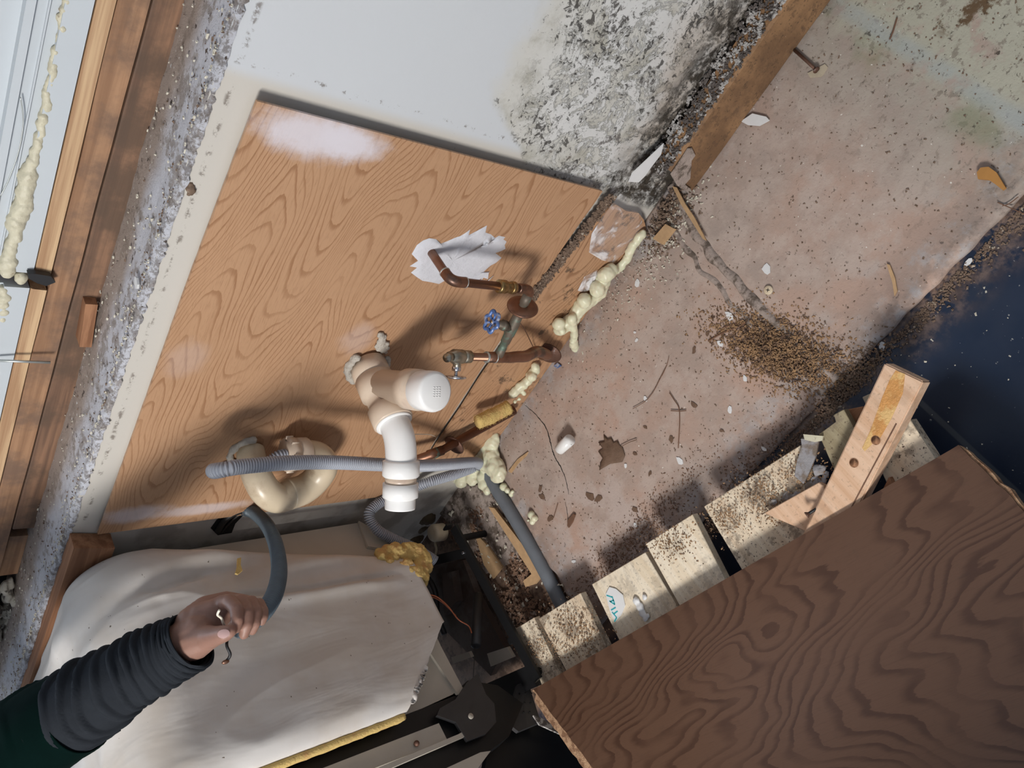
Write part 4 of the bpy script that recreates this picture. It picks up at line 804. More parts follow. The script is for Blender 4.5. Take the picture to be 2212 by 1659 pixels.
bm = bmesh.new(); prism(bm, [P(x, y, 'z', .07) for x, y in ((1052, 1412), (1095, 1398), (1108, 1420), (1060, 1440))], (0, 0, -.01)); obj('terminal_plate', bm, 'beige', dw); bm = bmesh.new(); prism(bm, [P(x, y, 'z', .07) for x, y in ((975, 1420), (1012, 1408), (1018, 1420), (978, 1434))], (0, 0, -.01)); obj('terminal_plate', bm, 'beige', dw)
dpoly(((1118, 1478), (1140, 1470), (1168, 1560), (1120, 1580), (1095, 1560)), -.99, .01, 'darkgrey', 'perforated_bracket')
for k in range(9):
    bm = bmesh.new(); ring_cyl(bm, P(1122 + (k % 3) * 13 - k // 3 * 2, 1498 + (k // 3) * 20, 'x', -.989), (1, 0, 0), .0022, .002, 10); obj('bracket_hole', bm, 'dark', dw, True)
dpoly(((1152, 1545), (1172, 1552), (1215, 1578), (1212, 1586), (1165, 1565)), -.985, .004, 'rubble_grey', 'metal_strip')
dpoly(((1060, 1590), (1130, 1560), (1225, 1560), (1290, 1700), (1040, 1700)), -1.02, .02, 'black', 'lower_frame')
bm = bmesh.new(); q = P(962, 1148, 'z', .03); tube(bm, [(q, .0), (q + V((0, 0, .004)), .018), (q + V((0, 0, .010)), .0235), (q + V((.002, 0, .04)), .0235), (q + V((.002, 0, .046)), .021), (q + V((.002, 0, .047)), 0)], seg=28, cap=False)
flo = thing('float_cup', 'round cream plastic cup at the end of the black dishwasher rail', 'cup', P(962, 1148, 'z', -.014))
obj('cup_body', bm, 'pvc_old2', flo, True)
bm = bmesh.new(); tube(bm, spline([(P(x, y, 'z', .02), .0035) for x, y in ((948, 1158), (940, 1172), (943, 1188), (938, 1205))], 6), seg=8); obj('tail', bm, 'pvc_old2', flo, True)

# ---------------------------------------------------------------- grey conduit and dirt in the left bay
bm = bmesh.new(); tube(bm, spline([(P(1040, 1000, 'z', .008), .0165), (P(1062, 1040, 'z', .008), .0168), (P(1100, 1100, 'z', .008), .0168), (P(1150, 1185, 'z', .006), .0168), (P(1185, 1250, 'z', .004), .0168), (P(1222, 1325, 'z', .002), .0168)], 6), seg=20)
tag(obj('floor_conduit', bm, 'pipegrey', None, True), 'straight dark grey conduit on the floor beside the slab', 'conduit')
def slat(name, px, z, th, mat, label, cat, group=None, wob=True, origin=True):
    pts = [P(x, y, 'z', z) for x, y in px]; c = sum(pts, V()) / len(pts); bm = bmesh.new(); prism(bm, pts, (0, 0, -th))
    o = obj(name, bm, mat, None, False, origin=V((c.x, c.y, z - th))); return tag(o, label, cat, group)
slat('lath', ((1055, 1095), (1068, 1098), (1168, 1228), (1168, 1246), (1155, 1262), (1135, 1268), (1130, 1255), (1148, 1240)), .012, .008, 'splinter', 'long bent brown slat lying next to the grey floor conduit', 'wood')
slat('lath', ((1025, 1150), (1050, 1175), (1085, 1225), (1065, 1250), (1045, 1220)), .004, .006, 'splinter', 'flat rust-brown slab of wood between the rail and the conduit', 'wood')
bm = bmesh.new(); prism(bm, [P(x, y, 'z', -.003) for x, y in ((930, 1035), (1050, 1050), (1095, 1120), (1140, 1200), (1050, 1240), (1000, 1160), (950, 1110))], (0, 0, -.010)); tag(obj('mortar_pad', bm, 'ridge'), 'flat grey mortar pad on the floor left of the conduit', 'mortar')
bm = bmesh.new(); sp = []
for i in range(7500):
    px = random.uniform(935, 1290); py = random.uniform(1030, 1420); q = P(px, py, 'z', -.006)
    if -1.05 < q.x < -.79 and -.56 < q.y < -.01 and noise.noise(q * 18) > -.25: q.z = -.012 + .022 * max(0, noise.noise(q * 14) + .25); sp.append(q)
scatter(bm, sp, (.0010, .0042)); tag(obj('floor_rubble', bm, 'rubble_brown'), 'brown rubble filling the bay left of the slab', 'rubble', kind='stuff')
bm = bmesh.new(); sp = []
for i in range(260):
    q = P(random.uniform(950, 1270), random.uniform(1040, 1400), 'z', .006)
    if -1.0 < q.x < -.79 and q.y < -.02: q.z = .004; sp.append(q)
scatter(bm, sp, (.001, .004), .4); tag(obj('plaster_crumbs', bm, 'grit_light'), 'pale crumbs mixed into the rubble left of the slab', 'crumbs', kind='stuff')
it = [(P(865, 1100, 'z', .04) + V((random.uniform(-.05, .07), random.uniform(-.08, .03), random.uniform(-.04, .0))), random.uniform(.02, .035)) for i in range(26)]
tag(blobs('wool_wad', it, plain('brown_wool', (.12, .085, .05), .95, var=.5, sc=40, bump=1.), None, .004, .006, 40, 1), 'dirty brown wad of glass wool behind the dishwasher hose', 'insulation')

# ---------------------------------------------------------------- debris on the slab
def pile(name, c, sx, sy, rot, n, size, mat, label, cat, h=.006):
    bm = bmesh.new(); sp = []
    for i in range(n):
        a, b = random.gauss(0, 1), random.gauss(0, 1); x, y = a * sx, b * sy; rr = math.exp(-(a * a + b * b) / 2)
        q = V((c.x + x * math.cos(rot) - y * math.sin(rot), c.y + x * math.sin(rot) + y * math.cos(rot), 0))
        if q.y > -.015 or q.y < -.56: continue
        q.z = slabh(q.x, q.y) + random.random() * h * rr + .0006; sp.append(q)
    scatter(bm, sp, size); return tag(obj(name, bm, mat), label, cat, kind='stuff')
pile('sawdust_pile', P(1690, 760, 'z', 0), .075, .030, -1.2, 5200, (.0006, .0020), 'saw', 'heap of brown sawdust against the mortar ridge', 'sawdust', .012)
pile('dust_trail', P(1640, 1000, 'z', 0), .13, .018, .0, 900, (.0005, .0015), 'rubble_brown', 'dark grit along the front rim of the slab', 'grit')
pile('dust_trail', P(1360, 1180, 'z', 0), .14, .022, .0, 1500, (.0005, .0016), 'rubble_brown', 'dark grit on the slab rim beside the wood offcuts', 'grit')
pile('dust_trail', P(1440, 440, 'z', 0), .05, .03, .3, 1100, (.0008, .003), 'grit', 'dirt where the moldy wall meets the slab', 'grit', .01)
pile('foam_crumbs', P(1450, 500, 'z', 0), .07, .022, .15, 240, (.0008, .0024), 'grit_light', 'cream foam crumbs near the wood chip', 'crumbs')
pile('foam_crumbs', P(1350, 620, 'z', 0), .10, .03, .0, 110, (.0006, .002), 'grit_light', 'sparse cream crumbs in front of the foam bead', 'crumbs')
pile('dust_trail', P(1820, 850, 'z', 0), .05, .012, .2, 900, (.0008, .0024), 'grit', 'dark grit at the corner where ridge and rim meet', 'grit')
bm = bmesh.new(); sp = []
for i in range(1300):
    q = V((random.uniform(-.78, .62), random.uniform(-.52, -.02), 0)); q.z = slabh(q.x, q.y) + .0006; sp.append(q)
scatter(bm, sp, (.0005, .0017)); tag(obj('grit', bm, 'grit'), 'fine grit spread over the whole concrete slab', 'grit', kind='stuff')
bm = bmesh.new(); sp = []
for i in range(300):
    q = V((random.uniform(-.1, .9), random.uniform(-1.0, -.54), -.0135)); sp.append(q)
scatter(bm, sp, (.0005, .0018)); tag(obj('grit', bm, 'grit_light'), 'pale specks strewn over the dark blue floor', 'grit', kind='stuff')
bm = bmesh.new(); sp = []
for i in range(2600):
    x = random.uniform(-.7, .6); q = V((x, -.54 - abs(random.gauss(0, .012)), -.012)); sp.append(q)
scatter(bm, sp, (.0007, .0022)); tag(obj('grit', bm, 'grit'), 'dark grit gathered below the front rim of the slab', 'grit', kind='stuff')
def flake(name, x, y, r, mat, label, cat, group=None, el=.6, th=.0012, n=7, z=None, jit=.5):
    c = P(x, y, 'z', 0 if z is None else z); zz = (slabh(c.x, c.y) if z is None else z) + .0008; bm = bmesh.new(); prism(bm, rpoly(V((0, 0, 0)), r, n, jit, 0, el, random.random() * 6), (0, 0, th)); o = obj(name, bm, mat); o.location = (c.x, c.y, zz); o.rotation_euler = (random.uniform(-.05, .05), random.uniform(-.05, .05), 0); return tag(o, label, cat, group)
FL = [(1656, 582, .013, 'large torn white paint flake above the screw cap'), (1377, 611, .010, 'angular white paint flake beside the foam bead'), (1578, 683, .012, 'curled white paint flake near the reddish twigs'), (1556, 742, .008, 'white paint flake at the lower end of the reddish twigs'),
      (1577, 885, .008, 'folded white paint flake beside the sawdust heap'), (1470, 996, .010, 'pale grey paint flake left of the slab rim'), (1395, 862, .007, 'thin white flake under the curved stem'), (1352, 1006, .006, 'small white flake beside the dead leaf'), (1240, 1213, .007, 'white flake at the end of the grey conduit'),
      (2093, 566, .008, 'white plaster bit on the blue floor by the slab rim'), (1906, 748, .009, 'slender pale flake on the blue floor rim'), (1650, 970, .006, 'white flake on the front rim of the slab'), (1690, 1000, .004, 'tiny white flake near the lumber'), (1374, 1135, .006, 'pale flake on the slab between grit and lumber'), (1610, 818, .007, 'white flake lying on the sawdust heap'), (1372, 718, .004, 'tiny pale flake in the middle of the slab'), (1376, 735, .005, 'greenish white flake in the middle of the slab')]
for x, y, r, lb in FL:
    blue = x in (2093, 1906); flake('paint_flake', x, y, r, 'paint', lb, 'paint flake', 'white flakes on the floor', z=(-.013 if blue else None))
for x, y, r in ((1135, 985, 0), (1262, 920, 0)): pass
LF = [(1530, 720, .006, 'dark leaf crumb near the centre of the slab'), (1500, 755, .007, 'dark square leaf crumb left of the sawdust'), (1394, 923, .005, 'dark crumb below the curved stem'), (1372, 980, .005, 'heart-shaped dark crumb right of the dead leaf'), (1560, 930, .005, 'dark crumb near the right bend of the twig'), (1450, 948, .008, 'dark leaf crumb at the twig foot'),
      (1168, 1055, .010, 'torn brown leaf piece left of the crack'), (1172, 1072, .009, 'second torn brown leaf piece beside the crack'), (1275, 1072, .012, 'curled reddish leaf pieces below the dead leaf'), (1293, 1078, .011, 'ragged reddish leaf piece on the pale patch'), (1190, 1120, .010, 'brown leaf crumb left of the dry stub'), (1372, 1100, .008, 'brown leaf shred on the blue-grey dust'), (1405, 1022, .006, 'narrow dark seed husk below the leaf stem'), (1500, 875, .009, 'dark curled leaf at the tip of the forked twig')]
for x, y, r, lb in LF: flake('leaf_crumb', x, y, r, 'leaf', lb, 'leaf', 'brown leaf crumbs on the slab', jit=.8, n=9)
# dead leaf
bm = bmesh.new(); px = ((1303, 938), (1312, 948), (1320, 945), (1325, 955), (1334, 952), (1338, 962), (1345, 968), (1350, 985), (1343, 998), (1332, 1000), (1318, 1002), (1305, 1010), (1294, 1016), (1296, 1000), (1300, 990), (1292, 975), (1300, 968), (1292, 955), (1304, 952))
cl_ = P(1320, 975, 'z', .006); pr = [P(x, y, 'z', .003) for x, y in px]; rg = []
for k in range(5):
    t = 1 - k / 5; rg.append([bm.verts.new((cl_.x + (p.x - cl_.x) * t, cl_.y + (p.y - cl_.y) * t, .0025 + .006 * (1 - t) + .003 * noise.noise(V((p.x * 90 * t, p.y * 90, k))))) for p in pr])
n = len(pr)
for a, b in zip(rg, rg[1:]):
    for i in range(n): bm.faces.new((a[i], a[(i + 1) % n], b[(i + 1) % n], b[i]))
bm.faces.new(rg[-1]); lf = thing('dead_leaf', 'large crumpled dead leaf with its stalk on the slab', 'leaf', cl_); o = obj('leaf_blade', bm, 'leaf', lf, True); so = o.modifiers.new('t', 'SOLIDIFY'); so.thickness = .0008
bm = bmesh.new(); tube(bm, spline([(P(1340, 966, 'z', .005), .0009), (P(1358, 956, 'z', .004), .0008), (P(1375, 950, 'z', .004), .001)], 5), seg=6); obj('stalk', bm, 'leaf', lf, True)
# cut plastic pipe ring
rg_ = P(1218, 960, 'z', .010); rt = V((.7, .25, .55)).normalized(); a_, b_ = P(1210, 970, 'z', .012), P(1231, 950, 'z', .026); dd = (b_ - a_).normalized(); bm = bmesh.new(); R2 = .0135
tube(bm, [(a_, R2 - .0018), (a_, R2), (b_, R2), (b_ + dd * .0003, R2 - .0018), (a_ + dd * .001, R2 - .0022)], seg=28, cap=False); tag(obj('pipe_offcut', bm, 'pvc', None, True), 'short cream plastic pipe ring lying beside the crack', 'pipe offcut')
bm = bmesh.new(); q = P(1661, 627, 'z', 0); tube(bm, [(V((q.x, q.y, .001)), .0085), (V((q.x, q.y, .003)), .0088), (V((q.x, q.y, .0042)), .0075), (V((q.x, q.y, .0042)), .0)], seg=24, cap=False); sc_ = thing('button_cap', 'small round cream button cap with a cross slot', 'cap', (q.x, q.y, 0)); obj('cap_disc', bm, 'pvc_old2', sc_, True)
bm = bmesh.new(); box(bm, -.0035, .0035, -.0006, .0006, .0041, .0046, Matrix.Translation((q.x, q.y, 0)) @ Matrix.Rotation(.6, 4, 'Z')); box(bm, -.0006, .0006, -.0035, .0035, .0041, .0046, Matrix.Translation((q.x, q.y, 0)) @ Matrix.Rotation(.6, 4, 'Z')); obj('slot', bm, 'dark', sc_)
def twig(px, r, label, mat='twig', cat='twig', z=.003):
    bm = bmesh.new()
    for seg_ in px: tube(bm, spline([(P(x, y, 'z', z), r) for x, y in seg_], 6), seg=6)
    return tag(obj('twig', bm, mat, None, True), label, cat)
twig((((1367, 883), (1395, 866), (1412, 845), (1425, 820), (1435, 800), (1438, 795)),), .0007, 'long curved thin stem on the slab, upper of two')
twig((((1446, 848), (1455, 862), (1466, 880), (1468, 905), (1467, 935), (1465, 968)), ((1449, 887), (1468, 888), (1482, 887))), .001, 'forked twig with a cross piece right of the dead leaf')
twig((((1530, 737), (1560, 720), (1608, 700)), ((1563, 707), (1590, 700), (1612, 698))), .0016, 'two crossed reddish pine needles above the sawdust')
twig((((1445, 770), (1440, 790), (1430, 812)),), .0006, 'faint short stem above the long curved stem')
twig((((1205, 1088), (1196, 1118)),), .0008, 'short straight stem near the left rim of the slab')
twig((((1938, 38), (1930, 65), (1922, 85)),), .0013, 'short reddish twig at the far right corner of the slab')
twig((((2155, 437), (2180, 448), (2212, 462)), ((2165, 445), (2180, 440), (2200, 425))), .0008, 'crossed pale straws at the right edge of the picture')
def chip(px, z, th, mat, label, cat='wood chip', nm='wood_chip'): return slat(nm, px, z, th, mat, label, cat)
chip(((1410, 515), (1437, 484), (1456, 494), (1430, 528)), .012, .009, 'splinter', 'square orange-brown wood chip next to the film')
chip(((1452, 402), (1462, 405), (1480, 440), (1500, 470), (1522, 512), (1526, 520), (1518, 516), (1495, 480), (1470, 440)), .012, .003, 'splinter', 'long thin splinter lying over the mortar ridge', 'splinter', 'splinter')
chip(((1098, 1018), (1118, 992), (1140, 976), (1136, 985), (1118, 1002), (1104, 1022)), .004, .003, 'splinter', 'pale pointed splinter near the foam lump', 'splinter', 'splinter')
chip(((1225, 1135), (1226, 1124), (1238, 1110), (1242, 1112), (1236, 1128), (1228, 1140)), .006, .004, 'twig', 'dry dark stub standing near the left rim of the slab', 'splinter', 'splinter')
chip(((1915, 570), (1922, 572), (1933, 600), (1938, 628), (1932, 640), (1928, 612)), .005, .003, 'splinter', 'curved brown splinter on the right half of the slab', 'splinter', 'splinter')
bm = bmesh.new(); pp = [P(x, y, 'z', .010) for x, y in ((2110, 372), (2118, 362), (2135, 360), (2152, 372), (2172, 405), (2165, 410), (2150, 398), (2135, 388), (2112, 386))]; prism(bm, pp, (0, 0, -.008)); tag(obj('orange_peel', bm, plain('orange_brown', (.42, .20, .05), .7, var=.3)), 'curved orange-brown scrap near the right edge of the slab', 'scrap')
nl = thing('nail', 'rusty nail sticking out of the base cleat over the slab', 'nail', P(1730, 120, 'z', .006)); a_, b_ = P(1716, 108, 'z', .006), P(1762, 150, 'z', .008); bm = bmesh.new(); tube(bm, [(a_, .0030), (b_, .0028)], seg=10); obj('shank', bm, 'rust', nl, True)
bm = bmesh.new(); dd = (b_ - a_).normalized(); tube(bm, [(b_, .003), (b_ + dd * .001, .0062), (b_ + dd * .003, .006), (b_ + dd * .0032, 0)], seg=14, cap=False); obj('nail_head', bm, 'rust', nl, True)
chip(((1744, 158), (1782, 138), (1788, 145), (1775, 165), (1750, 168)), .003, .002, 'paper', 'pale torn paper scrap under the nail', 'paper', 'paper_scrap')
chip(((1600, 262), (1625, 245), (1655, 252), (1662, 260), (1640, 272), (1615, 270)), .005, .002, 'paint', 'white paint smear beside the base cleat', 'paint', 'paint_smear')
# peeled sheets by the cleat end
bm = bmesh.new(); q = [P(x, y, 'y', -.03) for x, y in ((1358, 393), (1366, 374), (1396, 346), (1434, 310), (1428, 334), (1408, 360), (1394, 380), (1380, 394))]; prism(bm, q, (0, .0015, 0)); tag(obj('paper_sliver', bm, 'paint'), 'pointed white sliver of drywall paper at the wall foot', 'paper')
bm = bmesh.new(); prism(bm, [P(x, y, 'y', -.0575) for x, y in ((1448, 376), (1462, 355), (1485, 320), (1493, 318), (1501, 335), (1493, 346), (1490, 385), (1478, 398), (1492, 408), (1484, 414), (1462, 400))], (0, -.0018, 0)); tag(obj('peeled_skin', bm, 'ridge'), 'grey peeled skin stuck on the near end of the base cleat', 'peel')
bm = bmesh.new(); prism(bm, [P(x, y, 'z', .004) for x, y in ((1415, 345), (1428, 325), (1440, 340), (1425, 352))], (0, 0, -.004)); tag(obj('blue_scrap', bm, 'bluepaint'), 'small blue scrap between white sliver and base cleat', 'scrap')
bm = bmesh.new(); prism(bm, [P(x, y, 'z', .004) for x, y in ((1196, 790), (1204, 784), (1212, 790), (1202, 796))], (0, 0, -.003)); tag(obj('blue_scrap', bm, 'bluepaint'), 'tiny blue scrap below the rusty floor flange', 'scrap')

# ---------------------------------------------------------------- lumber offcuts, front
ZL = .072
def board(px, mat, label, z=ZL, th=.02, tilt=0):
    pts = [P(x, y, 'z', z) for x, y in px]; c = sum(pts, V()) / len(pts); a = math.atan2(pts[1].x - pts[0].x, pts[0].y - pts[1].y) if 0 else 0
    bm = bmesh.new(); prism(bm, pts, (0, 0, -th)); bmesh.ops.bevel(bm, geom=[e for e in bm.edges], offset=.0012, segments=1, affect='EDGES')
    return tag(obj('wood_offcut', bm, mat, None, False, origin=V((c.x, c.y, z - th))), label, 'lumber', 'pine offcuts lying in front of the slab')
board(((1113, 1358), (1153, 1334), (1240, 1520), (1185, 1540)), 'lum2', 'narrow dirty pine offcut, leftmost of the row')
board(((1163, 1336), (1253, 1281), (1345, 1470), (1260, 1520)), 'lum2', 'wide sawdust-covered pine offcut beside the leftmost one', ZL + .006)
board(((1278, 1262), (1393, 1193), (1480, 1340), (1370, 1450)), 'lum', 'clean pine offcut carrying the teal-printed scrap')
board(((1394, 1175), (1495, 1111), (1575, 1270), (1480, 1330)), 'lum', 'square pine offcut with grey mould left of the dark gap', ZL + .008)
board(((1520, 1094), (1728, 962), (1800, 1120), (1620, 1260)), 'lum2', 'largest dirty pine offcut right of the dark gap', ZL + .002)
board(((1768, 938), (1808, 912), (1800, 896), (1822, 884), (1845, 925), (1880, 1010), (1830, 1080)), 'lum3', 'notched grey-green offcut under the pale beam', ZL + .008)
board(((1828, 885), (1862, 878), (1900, 960), (1880, 990)), 'wood_red', 'dark brown block behind the notched offcut', ZL - .02, .04)
board(((1965, 905), (2012, 978), (2060, 1060), (1950, 1120), (1900, 1010)), 'lum2', 'mouldy offcut at the right under the beam', ZL, .03)
board(((1650, 1108), (1768, 1042), (1780, 1050), (1790, 1120), (1745, 1150)), 'beam', 'triangular pinkish pine piece left of the beam', ZL + .022, .018)
board(((1905, 1060), (1920, 1030), (1935, 1060), (1925, 1080)), 'wood_red', 'small reddish block between beam and big brown panel', ZL + .015, .02)
board(((1862, 858), (1880, 850), (1900, 875), (1880, 895)), 'paper', 'pale scrap poking out on the blue floor behind the beam', ZL - .07, .01)
# the beam: glued pair with routed channel, resin and holes
bmn = thing('pine_beam', 'pale pine beam with amber glue streak and two screw holes', 'beam', P(1870, 950, 'z', .13))
zb = .112; top = [P(1911, 784, 'z', zb), P(1995, 824, 'z', zb), P(1866, 1068, 'z', zb), P(1700, 1215, 'z', zb)]; top[3] = P(1740, 1142, 'z', zb)
ext = (top[3] - top[0]).normalized() * .10; t2 = [top[0], top[1], top[2] + ext, top[3] + ext]
bm = bmesh.new(); prism(bm, t2, (0, 0, -.034)); bmesh.ops.bevel(bm, geom=list(bm.edges), offset=.002, segments=2, affect='EDGES'); obj('beam_body', bm, 'beam', bmn)
bm = bmesh.new(); ch = [P(x, y, 'z', zb + .0006) for x, y in ((1935, 800), (1955, 808), (1950, 850), (1925, 905), (1902, 945), (1885, 958), (1868, 975), (1862, 968), (1880, 930), (1905, 860), (1922, 820))]; prism(bm, ch, (0, 0, -.003)); bmesh.ops.triangulate(bm, faces=bm.faces); tag(obj('glue_streak', bm, 'resin', bmn), 'rough amber glue streak')
for x, y in ((1892, 951), (1845, 1000)):
    bm = bmesh.new(); q = P(x, y, 'z', zb); tube(bm, [(q + V((0, 0, .0008)), .0075), (q + V((0, 0, .0012)), .0065), (q + V((0, 0, .0006)), .0045)], seg=18, cap=False); obj('screw_hole_rim', bm, 'wood_red', bmn, True); bm = bmesh.new(); tube(bm, [(q + V((0, 0, .0007)), .0036), (q + V((0, 0, .0008)), .0)], seg=14, cap=False); obj('screw_hole', bm, 'dark', bmn, True)
bm = bmesh.new(); q1, q2 = P(1936, 915, 'z', zb + .0007), P(1838, 1098, 'z', zb + .0007); s = (q2 - q1).cross(V((0, 0, 1))).normalized() * .0009; prism(bm, [q1 - s, q1 + s, q2 + s, q2 - s], (0, 0, -.001)); obj('joint_line', bm, 'twig', bmn)
bm = bmesh.new(); prism(bm, [P(x, y, 'z', ZL + .012) for x, y in ((1730, 948), (1769, 948), (1762, 985), (1745, 1025), (1735, 1045), (1716, 1028), (1722, 995), (1732, 965))], (0, 0, -.004)); tag(obj('lint_strip', bm, 'lint'), 'limp grey lint strip across the offcuts', 'lint')
bm = bmesh.new(); prism(bm, [P(x, y, 'z', ZL + .015) for x, y in ((1735, 938), (1778, 942), (1776, 952), (1760, 955), (1738, 950))], (0, 0, -.003)); tag(obj('foam_scrap', bm, 'foam_old'), 'cream torn scrap at the top of the lint strip', 'scrap')
it = [(P(x, y, 'z', ZL + .008), random.uniform(.006, .012), (1.3, 1, .5)) for x, y in ((1770, 1015), (1785, 1025), (1760, 1040), (1750, 1052), (1775, 1040), (1720, 1070), (1695, 1078), (1670, 1085), (1700, 1070))]
tag(blobs('lint_clump', it, 'lint', None, .002, .004, 90, 1), 'fluffy grey dust clump on the large offcut', 'lint')
ps = thing('printed_scrap', 'torn white scrap with teal letter strokes on a pine offcut', 'paper', P(1330, 1305, 'z', ZL)); bm = bmesh.new()
zt = ZL + .003; prism(bm, [P(x, y, 'z', zt) for x, y in ((1308, 1284), (1316, 1268), (1330, 1272), (1345, 1285), (1350, 1308), (1342, 1328), (1328, 1344), (1318, 1322))], (0, 0, -.002)); obj('scrap_sheet', bm, 'paint', ps)
bm = bmesh.new()
for a, b in (((1310, 1286), (1322, 1290)), ((1322, 1288), (1328, 1306)), ((1328, 1306), (1316, 1298)), ((1318, 1300), (1326, 1296)), ((1322, 1322), (1332, 1334)), ((1332, 1334), (1327, 1343)), ((1330, 1312), (1320, 1318)), ((1326, 1326), (1334, 1320))):
    p, q = P(*a, 'z', zt + .0004), P(*b, 'z', zt + .0004); s = (q - p).cross(V((0, 0, 1))).normalized() * .0014; prism(bm, [p - s, p + s, q + s, q - s], (0, 0, -.0006))
obj('teal_print', bm, 'teal', ps)
it = [(P(x, y, 'z', ZL + .004), r, (1, 1, .5)) for x, y, r in ((1375, 1298, .009), (1382, 1310, .010), (1388, 1325, .009), (1392, 1290, .006), (1394, 1335, .007), (1400, 1330, .005))]
tag(blobs('plaster_clump', it, 'paint', None, .0018, .002, 120, 1), 'white crumbly plaster clump right of the printed scrap', 'plaster')
scr = thing('screw', 'dark bugle-head screw lying beside the beam', 'screw', P(1745, 1112, 'z', ZL)); a_, b_ = P(1765, 1098, 'z', ZL + .035), P(1743, 1112, 'z', ZL + .045); bm = bmesh.new(); tube(bm, [(a_ + (a_ - b_), .002), (a_, .0024), (b_, .0026)], seg=10); obj('shank', bm, 'black', scr, True); bm = bmesh.new(); dd = (b_ - a_).normalized(); tube(bm, [(b_ - dd * .004, .0026), (b_, .0055), (b_ + dd * .0012, .0055), (b_ + dd * .0014, 0)], seg=16, cap=False); obj('screw_head', bm, 'rust', scr, True)
bm = bmesh.new(); sp = []
for i in range(3000):
    x, y = random.choice(((1175, 1400), (1260, 1380), (1235, 1340), (1640, 1060), (1740, 1020), (1570, 1120), (1450, 1170), (1960, 960), (1690, 1100))); q = P(x + random.gauss(0, 28), y + random.gauss(0, 20), 'z', ZL + .009)
    sp.append(q)
rub = [q for q in sp if q.y > -.66]; scatter(bm, rub, (.0004, .0015), .5); tag(obj('sawdust', bm, 'saw'), 'coarse sawdust sprinkled on the pine offcuts', 'sawdust', kind='stuff')

# ---------------------------------------------------------------- big brown panel, front
za = .118; A_ = P(1152, 1489, 'z', za); B_ = P(2070, 962, 'z', za); xa = (B_ - A_).normalized(); ya = V((xa.y, -xa.x, 0)); TL = math.radians(16); yd = (ya * math.cos(TL) + V((0, 0, math.sin(TL)))).normalized()
nrm = xa.cross(yd).normalized(); nrm = nrm if nrm.z > 0 else -nrm
def onp(px, py):
    r = ray(px, py); t = (A_ - CAM).dot(nrm) / r.dot(nrm); return CAM + r * t
L0 = onp(1280, 1659); R0 = onp(2212, 1112); dl = (L0 - A_).normalized(); drr = (R0 - B_).normalized()
C_ = B_ + drr * .62; D_ = A_ + dl * .62
bp = thing('cabinet_panel', 'large brown oak veneer panel with ragged broken edge, nearest the camera', 'panel', A_)
bm = bmesh.new(); mloc = Matrix((( xa.x, yd.x, nrm.x, A_.x), (xa.y, yd.y, nrm.y, A_.y), (xa.z, yd.z, nrm.z, A_.z), (0, 0, 0, 1))); inv = mloc.inverted()
poly = [inv @ q for q in (A_, B_, B_ + drr * .1 + xa * .004, B_ + drr * .2, C_, D_, A_ + dl * .3, A_ + dl * .2, A_ + dl * .1, A_ + dl * .04)]; pl = []
for i, q in enumerate(poly):
    pl.append(V((q.x, q.y, 0)))
dense = []
for i in range(len(pl)):
    a, b = pl[i], pl[(i + 1) % len(pl)]; n = max(2, int((b - a).length / .012)); jit = 0 if i == 0 else .003
    for k in range(n):
        q = a.lerp(b, k / n); dense.append(q + V((noise.noise(q * 60) * jit, noise.noise(q * 60 + V((5, 5, 5))) * jit, 0)))
prism(bm, dense, (0, 0, -.003)); sheet = obj('veneer_face', bm, 'oak_big'); sheet.parent = bp; sheet.matrix_basis = Matrix.Translation(-A_) @ mloc
bm = bmesh.new(); core = []
for q in dense:
    s = 0
    if q.x < .2: s = -.024 * (1 - .6 * (q.y < .02)) + noise.noise(q * 90) * .009
    elif q.x > .6 and q.y > .01: s = .004 + noise.noise(q * 80) * .004
    core.append(q + V((s, -.0, -.003)))
prism(bm, core, (0, 0, -.013)); cr = obj('chipboard_core', bm, 'chip'); cr.parent = bp; cr.matrix_basis = Matrix.Translation(-A_) @ mloc; tag(cr, 'pale ragged particle board core')
# ---------------------------------------------------------------- low table added out of view to shade the front panel and floor
tb = thing('shade_table', 'unseen wooden table added behind the camera for its shade', 'table', (.1, -1.75, -.014)); bm = bmesh.new(); box(bm, -.75, 1.3, -2.2, -1.44, .74, .775); obj('shade_tabletop', bm, 'wood_red', tb)
for x in (-.70, 1.05):
    for y in (-2.15, -1.5): bm = bmesh.new(); box(bm, x - .03, x + .03, y - .03, y + .03, -.014, .74); obj('shade_table_leg', bm, 'wood_red', tb)

# ---------------------------------------------------------------- person: right arm reaching in, gripping the conduit
pe = thing('person', 'person in dark green shirt and grey undershirt gripping the conduit', 'person', (-1.25, -1.0, -.014))
def S(*a): return [(V(p), r) for p, r in a]
wr_ = D(425, 1372, 1.105); el = D(100, 1570, 1.12); sh = V((-1.10, -.47, 1.36))
bm = bmesh.new()
capsules(bm, S((sh, .055), (D(-160, 1715, 1.15), .050), (D(-20, 1640, 1.135), .045), (el, .042), (D(300, 1440, 1.11), .036), (D(400, 1385, 1.105), .030), (D(432, 1368, 1.105), .030)))
# palm
capsules(bm, S((D(428, 1366, 1.107), .028), (D(452, 1345, 1.118), .025), (D(476, 1328, 1.128), .018)))
capsules(bm, S((D(416, 1348, 1.12), .026), (D(444, 1316, 1.14), .020), (D(488, 1300, 1.152), .016), (D(530, 1303, 1.16), .013)))
capsules(bm, S((D(436, 1332, 1.118), .021), (D(466, 1318, 1.118), .018), (D(492, 1312, 1.128), .014)))
# thumb: thenar mound, then the thumb pointing to the fingertips
capsules(bm, S((D(418, 1388, 1.095), .026), (D(446, 1379, 1.082), .0185), (D(466, 1374, 1.068), .0140), (D(485, 1369, 1.058), .0118), (D(497, 1364, 1.056), .0092)))
